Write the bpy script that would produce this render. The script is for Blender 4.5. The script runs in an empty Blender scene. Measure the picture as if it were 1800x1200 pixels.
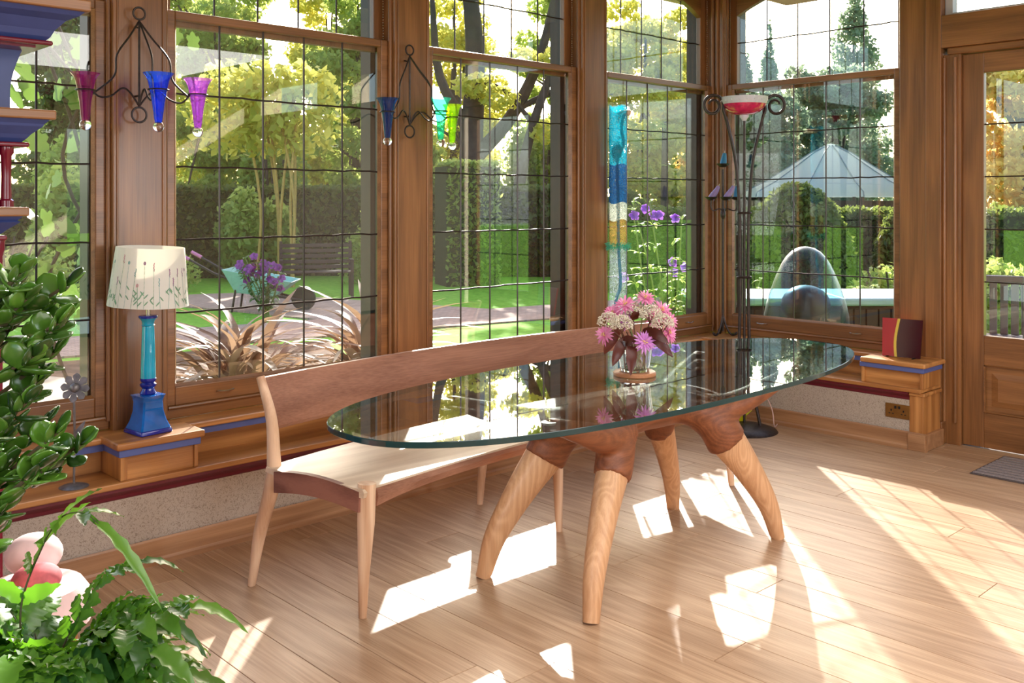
import bpy, bmesh, math, random
import numpy as np
from mathutils import Vector, Matrix, noise as mnoise

random.seed(7)
rng = np.random.default_rng(7)
scene = bpy.context.scene
col = scene.collection
PI = math.pi

# ------------------------------------------------------------------ camera
YAW = math.radians(46.41)            # heading, measured from the long window wall (X axis)
CT, ST = math.cos(YAW), math.sin(YAW)
cam_d = bpy.data.cameras.new('camera')
cam_d.sensor_width = 36.0
cam_d.lens = 1692.8 / 1800 * 36.0
cam_d.shift_y = -(600 - 352.5) / 1800
cam_d.clip_start = 0.05
cam_d.clip_end = 400
cam = bpy.data.objects.new('camera', cam_d)
cam.location = (0, 0, 1.5)
cam.rotation_euler = (PI / 2, 0, YAW - PI / 2)
col.objects.link(cam)
scene.camera = cam

# ------------------------------------------------------------------ world, sun, large lights, exposure
SUN_AZ = math.radians(45.2)
SUN_EL = math.radians(23.5)
world = bpy.data.worlds.new('world')
scene.world = world
world.use_nodes = True
wn, wl = world.node_tree.nodes, world.node_tree.links
bg = wn['Background']
sky = wn.new('ShaderNodeTexSky')
sky.sky_type = 'NISHITA'
sky.sun_disc = False
sky.sun_elevation = SUN_EL
sky.sun_rotation = PI / 2 - SUN_AZ
sky.dust_density = 2.5
sky.air_density = 1.0
wl.new(sky.outputs[0], bg.inputs[0])
bg.inputs[1].default_value = 0.7

sun_d = bpy.data.lights.new('sun', 'SUN')
sun_d.energy = 17.0
sun_d.angle = math.radians(0.6)
sun_d.color = (1.0, 0.95, 0.87)
sun = bpy.data.objects.new('sun', sun_d)
sdir = Vector((math.cos(SUN_AZ) * math.cos(SUN_EL), math.sin(SUN_AZ) * math.cos(SUN_EL), math.sin(SUN_EL)))
sun.rotation_euler = sdir.to_track_quat('Z', 'Y').to_euler()
sun.location = sdir * 30
col.objects.link(sun)


def area(name, loc, target, sx, sy, power, color=(1, 1, 1)):
    d = bpy.data.lights.new(name, 'AREA')
    d.shape = 'RECTANGLE'
    d.size, d.size_y, d.energy, d.color = sx, sy, power, color
    o = bpy.data.objects.new(name, d)
    o.location = loc
    v = Vector(loc) - Vector(target)
    o.rotation_euler = v.to_track_quat('Z', 'Y').to_euler()
    col.objects.link(o)
    return o


# added ceiling fill, then area lamps for daylight from windows behind and beside camera
area('ceiling_fill', (2.6, 0.7, 2.64), (2.6, 0.7, 0), 2.6, 1.8, 75, (1.0, 0.97, 0.93))  # fill lamp added below a closed ceiling, out of view
area('left_window_daylight', (-1.15, .2, 1.6), (3, 2.6, 1.2), 1.0, 1.3, 50, (0.95, 0.97, 1.0))
area('rear_window_daylight', (4.42, -2.5, 1.6), (2.5, 3, 1.2), 0.55, 1.25, 50, (0.93, 0.95, 1.0))
area('rear_wide_window_daylight', (1.6, -2.5, 1.7), (2.5, 3, 1.0), 2.0, 1.2, 45, (0.95, 0.97, 1.0))

scene.view_settings.view_transform = 'Standard'
scene.view_settings.look = 'None'
scene.view_settings.gamma = 1
scene.view_settings.use_curve_mapping = False
scene.view_settings.exposure = -0.15
scene.cycles.max_bounces = 10
scene.cycles.transparent_max_bounces = 40
scene.cycles.caustics_reflective = False
scene.cycles.sample_clamp_indirect = 6.0


# ------------------------------------------------------------------ materials
def lin(r, g, b):
    return tuple(((c / 255) / 12.92 if c / 255 <= .04045 else ((c / 255 + .055) / 1.055) ** 2.4) for c in (r, g, b)) + (1,)


def new_mat(name):
    m = bpy.data.materials.new(name)
    m.use_nodes = True
    nt = m.node_tree
    return m, nt, nt.nodes, nt.links, nt.nodes['Principled BSDF']


def plain(name, c, rough=.5, metal=0., spec=.5, coat=0., var=.12, scale=18, bump=0.):
    m, nt, n, l, b = new_mat(name)
    tc = n.new('ShaderNodeTexCoord')
    no = n.new('ShaderNodeTexNoise')
    no.inputs['Scale'].default_value = scale
    no.inputs['Detail'].default_value = 4
    l.new(tc.outputs['Object'], no.inputs['Vector'])
    r = n.new('ShaderNodeValToRGB')
    e = r.color_ramp.elements
    e[0].position, e[1].position = .3, .7
    e[0].color = tuple(x * (1 - var) for x in c[:3]) + (1,)
    e[1].color = tuple(min(1, x * (1 + var)) for x in c[:3]) + (1,)
    l.new(no.outputs['Fac'], r.inputs[0])
    l.new(r.outputs[0], b.inputs['Base Color'])
    b.inputs['Roughness'].default_value = rough
    b.inputs['Metallic'].default_value = metal
    b.inputs['Specular IOR Level'].default_value = spec
    b.inputs['Coat Weight'].default_value = coat
    if bump:
        bm_ = n.new('ShaderNodeBump')
        bm_.inputs['Strength'].default_value = bump
        bm_.inputs['Distance'].default_value = .004
        l.new(no.outputs['Fac'], bm_.inputs['Height'])
        l.new(bm_.outputs[0], b.inputs['Normal'])
    return m


def math_node(n, l, op, a, b=None, c=None):
    q = n.new('ShaderNodeMath')
    q.operation = op
    for i, x in enumerate((a, b, c)):
        if x is None:
            continue
        if isinstance(x, (int, float)):
            q.inputs[i].default_value = x
        else:
            l.new(x, q.inputs[i])
    return q.outputs[0]


def wood(name, dark, light, axis='X', rough=.4, coat=0., rings=5., ring_amt=.45, fine=.35, sc=1., bright_var=0., bump=.12, spec=.5, grain=.8):
    m, nt, n, l, b = new_mat(name)
    tc = n.new('ShaderNodeTexCoord')
    oi = n.new('ShaderNodeObjectInfo')
    off = n.new('ShaderNodeVectorMath')
    off.operation = 'MULTIPLY_ADD'
    comb = n.new('ShaderNodeCombineXYZ')
    for i in range(3):
        l.new(oi.outputs['Random'], comb.inputs[i])
    l.new(comb.outputs[0], off.inputs[0])
    off.inputs[1].default_value = (31, 47, 23)
    l.new(tc.outputs['Object'], off.inputs[2])

    def stretched(al, ac, detail, dist):
        mp = n.new('ShaderNodeMapping')
        s = {'X': (al, ac, ac), 'Y': (ac, al, ac), 'Z': (ac, ac, al)}[axis]
        mp.inputs['Scale'].default_value = tuple(x * sc for x in s)
        l.new(off.outputs[0], mp.inputs['Vector'])
        no = n.new('ShaderNodeTexNoise')
        no.inputs['Scale'].default_value = 1
        no.inputs['Detail'].default_value = detail
        no.inputs['Distortion'].default_value = dist
        l.new(mp.outputs[0], no.inputs['Vector'])
        return no.outputs['Fac']
    big = stretched(grain, 7, 1, .15)
    fin = stretched(4, 210, 3, 0)
    mid = stretched(1.6, 30, 4, .2)
    ring = math_node(n, l, 'MULTIPLY_ADD', math_node(n, l, 'SINE', math_node(n, l, 'MULTIPLY', big, rings * 2 * PI)), .5, .5)
    ring = math_node(n, l, 'POWER', ring, 1.6)
    rest = 1 - ring_amt - fine
    f = math_node(n, l, 'MULTIPLY', ring, ring_amt)
    f = math_node(n, l, 'MULTIPLY_ADD', fin, fine, f)
    f = math_node(n, l, 'MULTIPLY_ADD', mid, rest, f)
    if bright_var:
        f = math_node(n, l, 'ADD', f, math_node(n, l, 'MULTIPLY_ADD', oi.outputs['Random'], bright_var, -bright_var / 2))
    r = n.new('ShaderNodeValToRGB')
    e = r.color_ramp.elements
    e[0].position, e[1].position = .22, .72
    e[0].color, e[1].color = dark, light
    l.new(f, r.inputs[0])
    l.new(r.outputs[0], b.inputs['Base Color'])
    b.inputs['Roughness'].default_value = rough
    b.inputs['Coat Weight'].default_value = coat
    b.inputs['Coat Roughness'].default_value = .2
    b.inputs['Specular IOR Level'].default_value = spec
    if bump:
        bm_ = n.new('ShaderNodeBump')
        bm_.inputs['Strength'].default_value = bump
        bm_.inputs['Distance'].default_value = .002
        l.new(f, bm_.inputs['Height'])
        l.new(bm_.outputs[0], b.inputs['Normal'])
    return m


def leafy(name, c1, c2, trans, rough=.4, tr=.45, spec=.4, hue_scale=None):
    m, nt, n, l, b = new_mat(name)
    g = n.new('ShaderNodeNewGeometry')
    oi = n.new('ShaderNodeObjectInfo')
    s = math_node(n, l, 'FRACT', math_node(n, l, 'ADD', g.outputs['Random Per Island'], oi.outputs['Random']))
    r = n.new('ShaderNodeValToRGB')
    r.color_ramp.elements[0].color, r.color_ramp.elements[1].color = c1, c2
    l.new(s, r.inputs[0])
    l.new(r.outputs[0], b.inputs['Base Color'])
    b.inputs['Roughness'].default_value = rough
    b.inputs['Specular IOR Level'].default_value = spec
    t = n.new('ShaderNodeBsdfTranslucent')
    mx = n.new('ShaderNodeMix')
    mx.data_type = 'RGBA'
    mx.inputs[0].default_value = .6
    l.new(r.outputs[0], mx.inputs[6])
    mx.inputs[7].default_value = trans
    l.new(mx.outputs[2], t.inputs[0])
    ms = n.new('ShaderNodeMixShader')
    ms.inputs[0].default_value = tr
    l.new(b.outputs[0], ms.inputs[1])
    l.new(t.outputs[0], ms.inputs[2])
    l.new(ms.outputs[0], n['Material Output'].inputs[0])
    return m


def thin_glass(name, tint=(.97, .98, .975, 1), base_refl=.045, gain=1., rough=0.):
    """clear sheet glass: straight transmission, mirror reflection that grows towards grazing"""
    m, nt, n, l, b = new_mat(name)
    n.remove(b)
    g = n.new('ShaderNodeNewGeometry')
    dt = n.new('ShaderNodeVectorMath')
    dt.operation = 'DOT_PRODUCT'
    l.new(g.outputs['Incoming'], dt.inputs[0])
    l.new(g.outputs['Normal'], dt.inputs[1])
    a = math_node(n, l, 'ABSOLUTE', dt.outputs['Value'])
    p = math_node(n, l, 'POWER', math_node(n, l, 'SUBTRACT', 1.0, a), 5.0)
    f = math_node(n, l, 'MULTIPLY_ADD', p, 1 - base_refl, base_refl)
    f = math_node(n, l, 'MINIMUM', math_node(n, l, 'MULTIPLY', f, gain), 1.0)
    t = n.new('ShaderNodeBsdfTransparent')
    t.inputs[0].default_value = tint
    gl = n.new('ShaderNodeBsdfGlossy')
    gl.inputs['Roughness'].default_value = rough
    ms = n.new('ShaderNodeMixShader')
    l.new(f, ms.inputs[0])
    l.new(t.outputs[0], ms.inputs[1])
    l.new(gl.outputs[0], ms.inputs[2])
    l.new(ms.outputs[0], n['Material Output'].inputs[0])
    return m


OAK_D, OAK_L = lin(100, 62, 30), lin(158, 106, 60)
M = {}
for ax in 'XYZ':
    M['oak' + ax] = wood('oak_' + ax.lower(), OAK_D, OAK_L, ax, rough=.4, coat=.35, rings=3, ring_amt=.2, fine=.45)
    M['ledge' + ax] = wood('ledge_oak_' + ax.lower(), lin(150, 92, 42), lin(206, 146, 84), ax, rough=.38, coat=.15, rings=4, ring_amt=.3)
M['floor'] = wood('floor_oak', lin(150, 114, 84), lin(202, 168, 136), 'Y', rough=.42, coat=.07, rings=8, ring_amt=.14, fine=.55, bright_var=.2, bump=.05, spec=.32)
M['subfloor'] = plain('subfloor', lin(70, 48, 32), .8)
M['baseb'] = wood('baseboard_oak', lin(140, 96, 62), lin(188, 142, 102), 'X', rough=.4, ring_amt=.15)
M['basebY'] = wood('baseboard_oak_y', lin(140, 96, 62), lin(188, 142, 102), 'Y', rough=.4, ring_amt=.15)
M['walnutX'] = wood('bench_brown_oak', lin(118, 74, 54), lin(172, 122, 98), 'X', rough=.45, rings=3, ring_amt=.22, fine=.5)
M['ashX'] = wood('bench_ash_x', lin(196, 166, 138), lin(232, 210, 186), 'X', rough=.42, rings=3, ring_amt=.3)
M['ashZ'] = wood('bench_ash_z', lin(192, 146, 112), lin(232, 196, 164), 'Z', rough=.42, rings=5, ring_amt=.4)
M['apron'] = wood('bench_apron', lin(110, 66, 54), lin(150, 100, 84), 'Y', rough=.45)
M['tbrown'] = wood('table_brown_oak', lin(94, 48, 26), lin(150, 88, 54), 'X', rough=.5, coat=.0, rings=12, ring_amt=.16, fine=.4)
M['tash'] = wood('table_ash', lin(190, 138, 96), lin(222, 176, 134), 'Z', rough=.42, rings=16, ring_amt=.2, fine=.4, sc=1., grain=1.6)
M['coaster'] = wood('coaster_wood', lin(160, 104, 66), lin(200, 150, 108), 'X', rough=.5)
M['dark_frame'] = plain('outer_frame_brown', lin(62, 44, 38), .5)
M['came'] = plain('lead', lin(74, 66, 66), .32, metal=.75)
M['pane'] = thin_glass('window_glass', base_refl=.075, gain=1.1)
M['tabletop'] = thin_glass('table_glass', tint=(.93, .97, .955, 1), base_refl=.06, gain=1.6)
M['gedge'] = plain('table_glass_edge', lin(26, 56, 58), .12, spec=.5, var=.05)
M['maroon'] = plain('maroon_paint', lin(104, 24, 38), .35, var=.04)
M['blue'] = plain('blue_paint', lin(86, 100, 160), .5, var=.05)
M['fblue'] = plain('slate_blue_paint', lin(54, 68, 122), .42, var=.05)
M['fred'] = plain('glossy_maroon_paint', lin(104, 12, 36), .22, var=.05)
M['cream'] = plain('cream_paint', lin(214, 200, 178), .8, var=.03)
M['ceil'] = plain('ceiling_paint', lin(205, 188, 168), .8, var=.03)
M['iron'] = plain('wrought_iron', lin(66, 58, 56), .42, metal=.7, var=.25, scale=60, bump=.3)
M['grey_metal'] = plain('grey_zinc', lin(126, 124, 126), .45, metal=.6, var=.3, scale=40)
M['brass'] = plain('aged_brass', lin(150, 112, 62), .35, metal=.85)
M['black'] = plain('black_plastic', lin(20, 18, 18), .4)
M['chrome'] = plain('bright_chain', lin(190, 180, 165), .25, metal=.9)
M['white_paint'] = plain('white_frame', lin(200, 198, 200), .4, var=.03)
M['soil'] = plain('bark_soil', lin(92, 56, 36), .9, var=.5, scale=60, bump=1.)


def wallpaper():
    m, nt, n, l, b = new_mat('rice_straw_wallpaper')
    tc = n.new('ShaderNodeTexCoord')
    no = n.new('ShaderNodeTexNoise')
    no.inputs['Scale'].default_value = 78
    no.inputs['Detail'].default_value = 1
    no.inputs['Distortion'].default_value = 1.2
    l.new(tc.outputs['Object'], no.inputs['Vector'])
    d = math_node(n, l, 'ABSOLUTE', math_node(n, l, 'SUBTRACT', no.outputs['Fac'], .5))
    line = math_node(n, l, 'LESS_THAN', d, .035)
    n2 = n.new('ShaderNodeTexNoise')
    n2.inputs['Scale'].default_value = 150
    l.new(tc.outputs['Object'], n2.inputs['Vector'])
    brk = math_node(n, l, 'GREATER_THAN', n2.outputs['Fac'], .44)
    k = math_node(n, l, 'MULTIPLY', line, brk)
    mx = n.new('ShaderNodeMix')
    mx.data_type = 'RGBA'
    l.new(k, mx.inputs[0])
    mx.inputs[6].default_value = lin(186, 171, 155)
    mx.inputs[7].default_value = lin(150, 133, 117)
    l.new(mx.outputs[2], b.inputs['Base Color'])
    b.inputs['Roughness'].default_value = .75
    return m


M['paper'] = wallpaper()


# ------------------------------------------------------------------ geometry helpers
class MB:
    def __init__(s):
        s.v, s.f, s.m, s.cur = [], [], [], 0

    def add(s, vs, fs):
        o = len(s.v)
        s.v += [tuple(x) for x in vs]
        for f in fs:
            s.f.append(tuple(i + o for i in f))
            s.m.append(s.cur)
        return s

    def mat(s, i):
        s.cur = i
        return s

    def box(s, x0, x1, y0, y1, z0, z1):
        return s.add([(x0, y0, z0), (x1, y0, z0), (x1, y1, z0), (x0, y1, z0), (x0, y0, z1), (x1, y0, z1), (x1, y1, z1), (x0, y1, z1)],
                     [(3, 2, 1, 0), (4, 5, 6, 7), (0, 1, 5, 4), (1, 2, 6, 5), (2, 3, 7, 6), (3, 0, 4, 7)])

    def prism(s, poly, axis, a, b):
        """extrude a 2-D outline along an axis; the outline gives the other two coordinates in x, y, z order"""
        def put(p, t):
            return {'X': (t, p[0], p[1]), 'Y': (p[0], t, p[1]), 'Z': (p[0], p[1], t)}[axis]
        n = len(poly)
        vs = [put(p, a) for p in poly] + [put(p, b) for p in poly]
        fs = [tuple(range(n))[::-1], tuple(range(n, 2 * n))]
        fs += [(i, (i + 1) % n, n + (i + 1) % n, n + i) for i in range(n)]
        return s.add(vs, fs)

    def rings(s, rings, closed=False, caps=True):
        k = len(rings[0])
        vs = [p for r in rings for p in r]
        fs = []
        N = len(rings)
        for i in range(N if closed else N - 1):
            a, b = i * k, ((i + 1) % N) * k
            for j in range(k):
                fs.append((a + j, a + (j + 1) % k, b + (j + 1) % k, b + j))
        if caps and not closed:
            fs.append(tuple(range(k))[::-1])
            fs.append(tuple((N - 1) * k + j for j in range(k)))
        return s.add(vs, fs)

    def tube(s, pts, r, n=8, caps=True, flat=1.0):
        pts = [Vector(p) for p in pts]
        rs = r if isinstance(r, (list, tuple)) else [r] * len(pts)
        up = None
        out = []
        for i, p in enumerate(pts):
            t = (pts[min(i + 1, len(pts) - 1)] - pts[max(i - 1, 0)]).normalized()
            if up is None:
                up = Vector((0, 0, 1)) if abs(t.z) < .9 else Vector((1, 0, 0))
            a = t.cross(up)
            if a.length < 1e-5:
                a = t.orthogonal()
            a.normalize()
            up = a.cross(t).normalized()
            out.append([p + (a * math.cos(2 * PI * j / n) + up * math.sin(2 * PI * j / n) * flat) * rs[i] for j in range(n)])
        return s.rings(out, caps=caps)

    def lathe(s, prof, c=(0, 0, 0), n=24, caps=False, sx=1., sy=1.):
        out = []
        for r, z in prof:
            out.append([(c[0] + sx * r * math.cos(2 * PI * j / n), c[1] + sy * r * math.sin(2 * PI * j / n), c[2] + z) for j in range(n)])
        return s.rings(out, caps=caps)

    def sphere(s, c, r, n=12, m=8, sx=1., sy=1., sz=1.):
        prof = [(r * max(math.sin(PI * i / m), 1e-4), -r * sz * math.cos(PI * i / m)) for i in range(m + 1)]
        return s.lathe(prof, c, n, caps=True, sx=sx, sy=sy)

    def mesh(s, name):
        me = bpy.data.meshes.new(name)
        me.from_pydata(s.v, [], s.f)
        if any(s.m):
            me.polygons.foreach_set('material_index', s.m)
        return me

    def obj(s, name, mats, parent=None, smooth=False, bevel=0., local=False, loc=None, fix=True, segs=2):
        me = s.mesh(name)
        if fix:
            b = bmesh.new()
            b.from_mesh(me)
            bmesh.ops.recalc_face_normals(b, faces=b.faces)
            b.to_mesh(me)
            b.free()
        return link(name, me, mats, parent, smooth, bevel, local, loc, segs)


def link(name, me, mats, parent=None, smooth=False, bevel=0., local=False, loc=None, segs=2):
    for m in (mats if isinstance(mats, (list, tuple)) else [mats]):
        me.materials.append(M[m] if isinstance(m, str) else m)
    o = bpy.data.objects.new(name, me)
    col.objects.link(o)
    if smooth:
        me.polygons.foreach_set('use_smooth', [True] * len(me.polygons))
        if smooth != 'all':
            try:
                me.set_sharp_from_angle(angle=math.radians(40))
            except Exception:
                pass
    if loc is not None:
        o.location = loc
    if parent is not None:
        o.parent = parent
        if not local:
            o.matrix_parent_inverse = world_of(parent).inverted()
    if bevel:
        b = o.modifiers.new('edge', 'BEVEL')
        b.width, b.segments, b.limit_method = bevel, segs, 'ANGLE'
        b.angle_limit = math.radians(50)
    return o


def world_of(o):
    m = Matrix.LocRotScale(o.location, o.rotation_euler, o.scale)
    if o.parent:
        return world_of(o.parent) @ o.matrix_parent_inverse @ m
    return m


def tag(o, label=None, cat=None, group=None, kind=None):
    if label: o['label'] = label
    if cat: o['category'] = cat
    if group: o['group'] = group
    if kind: o['kind'] = kind
    return o


def thing(name, label, cat, loc=(0, 0, 0), rz=0., group=None, kind=None):
    o = bpy.data.objects.new(name, None)
    o.empty_display_size = .05
    col.objects.link(o)
    o.location = loc
    o.rotation_euler = (0, 0, rz)
    return tag(o, label, cat, group, kind)


def struct(name, label, cat, loc=(0, 0, 0), rz=0.):
    return thing(name, label, cat, loc, rz, None, 'structure')


def copy_of(o, parent, loc=None, rot=None, scale=None, local=True):
    c = o.copy()
    col.objects.link(c)
    c.parent = parent
    c.matrix_parent_inverse = Matrix.Identity(4) if local else world_of(parent).inverted()
    if loc is not None: c.location = loc
    if rot is not None: c.rotation_euler = rot
    if scale is not None: c.scale = scale
    return c


def catmull(pts, n=6):
    P = [Vector(p) for p in pts]
    P = [P[0] * 2 - P[1]] + P + [P[-1] * 2 - P[-2]]
    out = []
    for i in range(1, len(P) - 2):
        for k in range(n):
            t = k / n
            a, b, c, d = P[i - 1:i + 3]
            out.append(.5 * ((2 * b) + (c - a) * t + (2 * a - 5 * b + 4 * c - d) * t * t + (3 * b - a - 3 * c + d) * t ** 3))
    out.append(P[-2])
    return out


def site(r, d, z=0.):
    """a point in the garden: r metres to the right of and d metres along the survey line that leaves the room at YAW"""
    return Vector((d * CT + r * ST, d * ST - r * CT, z))


# ------------------------------------------------------------------ floor
AY, BX = 4.21, 6.10                 # glass lines of the long window wall and the end wall
LY, LX = 3.904, 5.755               # low walls under the window ledge
fl = MB().box(-1.3, 6.4, -2.7, 4.4, -.12, -.004).obj('floor', 'subfloor')
tag(fl, 'pale oak plank floor with patches of sunlight', 'floor', kind='structure')
PW = .192
x = -1.2
row = 0
while x < 6.05:
    y = -2.6 - random.random() * 1.6
    while y < 3.9:
        Ln = random.choice((1.5, 1.9, 2.2, 2.2))
        y0, y1 = max(y, -2.6), min(y + Ln, 3.9)
        if y1 - y0 > .05 and (x + PW > .3):
            p = MB().box(-PW / 2 + .0008, PW / 2 - .0008, 0, y1 - y0 - .0016, -.02, 0).obj('plank', 'floor', fl, bevel=.0012, segs=1, loc=(x + PW / 2, y0, 0))
        y += Ln
    x += PW
    row += 1

# ------------------------------------------------------------------ room shell out of view (behind and beside the camera)
o = MB()
o.box(-1.4, -1.25, -2.7, .4, 0, 3.05).box(-1.4, -1.25, 1.7, 4.4, 0, 3.05).box(-1.4, -1.25, .4, 1.7, 0, .85).box(-1.4, -1.25, .4, 1.7, 2.35, 3.05)
tag(o.obj('wall_left', 'cream'), 'cream wall beside the camera with one window opening', 'wall', kind='structure')
o = MB()
o.box(-1.4, .5, -2.75, -2.6, 0, 3.05).box(2.7, 3.75, -2.75, -2.6, 0, 3.05).box(4.75, 6.4, -2.75, -2.6, 0, 3.05)
o.box(.5, 2.7, -2.75, -2.6, 0, 1.0).box(.5, 2.7, -2.75, -2.6, 2.4, 3.05).box(3.75, 4.75, -2.75, -2.6, 0, 1.0).box(3.75, 4.75, -2.75, -2.6, 2.3, 3.05)
tag(o.obj('wall_front', 'cream'), 'cream wall behind the camera with two window openings', 'wall', kind='structure')
o = MB().box(6.02, 6.25, -2.6, 1.38, 0, 2.56)
for a, b in ((-2.6, -2.45), (-1.15, -.45), (.9, 1.38)):
    o.box(6.02, 6.25, a, b, 2.56, 3.05)
tag(o.obj('wall_right', 'cream'), 'cream wall beyond the garden door', 'wall', kind='structure')
CZ = 2.7
tag(MB().box(-1.4, 5.315, -2.75, 3.13, CZ, CZ + .1).obj('ceiling', 'ceil'), 'flat fawn ceiling whose corner stops short of the window bay', 'ceiling', kind='structure')
tag(MB().box(-1.5, 6.5, -2.85, 4.6, 3.05, 3.15).obj('trim_1', 'ceil'), 'raised fawn ceiling over the window bay', 'ceiling', kind='structure')

# ------------------------------------------------------------------ leaded sash windows
PITCH_Z = .331
ZG = .661                            # foot of the lower glass
ZM = ZG + 5 * PITCH_Z                # head of the lower glass


def window(name, label, loc, rz, hw, posts_dark=True):
    """local frame: x along the wall, y outwards, z up; hw = half width of the glass"""
    w = struct(name, label, 'window', loc, rz)
    cw = 2 * hw / 5
    st = .058

    def sash(nm, y0, y1, yg, zb, rows, head):
        m = MB()
        zt = zb + rows * PITCH_Z
        return zt
    # ---- lower sash
    m = MB()
    y0, y1 = -.026, .02
    m.box(-hw - st, -hw, y0, y1, .577, ZM + .04).box(hw, hw + st, y0, y1, .577, ZM + .04)
    m.box(-hw, hw, y0, y1, .577, ZG).box(-hw, hw, y0, y1, ZM, ZM + .04)
    lower = m.obj('lower_sash', 'oakX', w, local=True, bevel=.005)
    m = MB()
    for s in (-1, 1):
        m.prism([(s * hw, -.024), (s * (hw - .012), -.008), (s * hw, -.008)], 'Z', ZG, ZM)
    m.prism([(-.024, ZG), (-.008, ZG + .012), (-.008, ZG)], 'X', -hw, hw)
    m.obj('glazing_bead', 'oakX', lower, local=True)
    pm = None
    for i in range(5):
        for j in range(5):
            if pm is None:
                pm = MB().box(-cw / 2 + .001, cw / 2 - .001, -.002, .002, -PITCH_Z / 2 + .001, PITCH_Z / 2 - .001).obj('pane', 'pane', lower, local=True)
                p = pm
            else:
                p = copy_of(pm, lower)
            p.location = (-hw + cw * (i + .5), .002, ZG + PITCH_Z * (j + .5))
    cz = MB().tube([(0, 0, -.5), (0, 0, .5)], .0048, 6).obj('lead_came', 'came', lower, local=True, smooth=True)
    cz.location, cz.scale = (-hw + cw, .002, (ZG + ZM) / 2), (1, 1, ZM - ZG)
    for i in range(2, 5):
        copy_of(cz, lower, (-hw + cw * i, .002, (ZG + ZM) / 2))
    for j in range(1, 5):
        m = MB()
        pts = [(-hw + 2 * hw * k / 20, .002, ZG + PITCH_Z * j + random.uniform(-.003, .003)) for k in range(21)]
        m.tube(pts, .0048, 6).obj('lead_came', 'came', lower, local=True, smooth=True)
    # ---- upper sash
    y0, y1, yg = .034, .074, .055
    zb = ZM + .036
    zt = 3.03
    m = MB()
    m.box(-hw - st, -hw + .004, y0, y1, ZM - .02, zt).box(hw - .004, hw + st, y0, y1, ZM - .02, zt).box(-hw, hw, y0, y1, ZM - .02, zb)
    upper = m.obj('upper_sash', 'oakZ', w, local=True, bevel=.004)
    arch = [(-hw - .0, zt)]
    for k in range(13):
        u = -1 + 2 * k / 12
        zz = 2.865 + .145 * (1 - abs(u) ** 2.2) if abs(u) < 1 else 2.865
        arch.append((u * hw, zz))
    arch += [(hw, zt)]
    MB().prism(arch, 'Y', y0 - .004, y1).obj('arched_head', 'oakX', upper, local=True, bevel=.004)
    um = None
    for i in range(5):
        for j in range(2):
            p = copy_of(pm, upper)
            p.location = (-hw + cw * (i + .5), yg, zb + .0 + PITCH_Z * (j + .5) - .008)
    for i in range(1, 5):
        c = copy_of(cz, upper, (-hw + cw * i, yg, (zb + zt) / 2), scale=(1, 1, zt - zb - .02))
    pts = [(-hw + 2 * hw * k / 20, yg, 2.668 + random.uniform(-.003, .003)) for k in range(21)]
    MB().tube(pts, .0048, 6).obj('lead_came', 'came', upper, local=True, smooth=True)
    # ---- frame: outer lining, sill, staff beads
    m = MB()
    for s in (-1, 1):
        a, b = sorted((s * (hw + .006), s * (hw + st + .03)))
        m.box(a, b, .08, .17, .5, 3.05)
        a, b = sorted((s * (hw + .004), s * (hw + st + .02)))
        m.box(a, b, .021, .034, .5, ZM - .02)
    m.box(-hw - st, hw + st, .08, .2, .5, ZG - .03)
    m.obj('outer_frame', 'dark_frame', w, local=True)
    m = MB()
    for s in (-1, 1):
        c = s * (hw + st - .006)
        m.tube([(c, -.036, .56), (c, -.036, 3.03)], .0115, 10)
    m.obj('staff_bead', 'oakZ', w, local=True, smooth=True)
    MB().box(-hw - st, hw + st, -.03, .06, .52, .577).obj('sill_rail', 'oakX', w, local=True, bevel=.006)
    MB().tube([(-hw - st + .02, -.034, .571), (hw + st - .02, -.034, .571)], .009, 8).obj('sill_bead', 'oakX', w, local=True, smooth=True)
    for s in (-.58, .58):
        k = MB()
        x0 = s * hw
        k.tube(catmull([(x0 - .04, -.028, .615), (x0 - .035, -.045, .62), (x0, -.048, .616), (x0 + .035, -.045, .62), (x0 + .04, -.028, .615)], 4), .004, 6)
        k.obj('sash_lift', 'chrome', lower, local=True, smooth=True)
    # sash chains in the pulley channels above the meeting rail
    for s in (-1, 1):
        k = MB()
        for q in range(44):
            k.sphere((s * (hw + st - .022), .005, ZM + .05 + q * .0145), .0042, 5, 3)
        tag(k.obj('sash_chain', 'chrome', upper, local=True, smooth='all'), kind='stuff')
    return w


WX = (.972, 2.457, 3.942, 5.427)
window('window_1', 'leaded sash window at the left end behind the blue fireplace surround', (WX[0], AY, 0), 0, .566)
window('window_2', 'leaded sash window between the two wall sconces', (WX[1], AY, 0), 0, .566)
window('window_3', 'leaded sash window over the middle of the bench', (WX[2], AY, 0), 0, .566)
window('window_4', 'narrow-looking leaded sash window beside the blue hanging net', (WX[3], AY, 0), 0, .566)
window('window_5', 'leaded sash window on the end wall behind the iron floor lamp', (BX, 3.415, 0), -PI / 2, .613)

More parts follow.
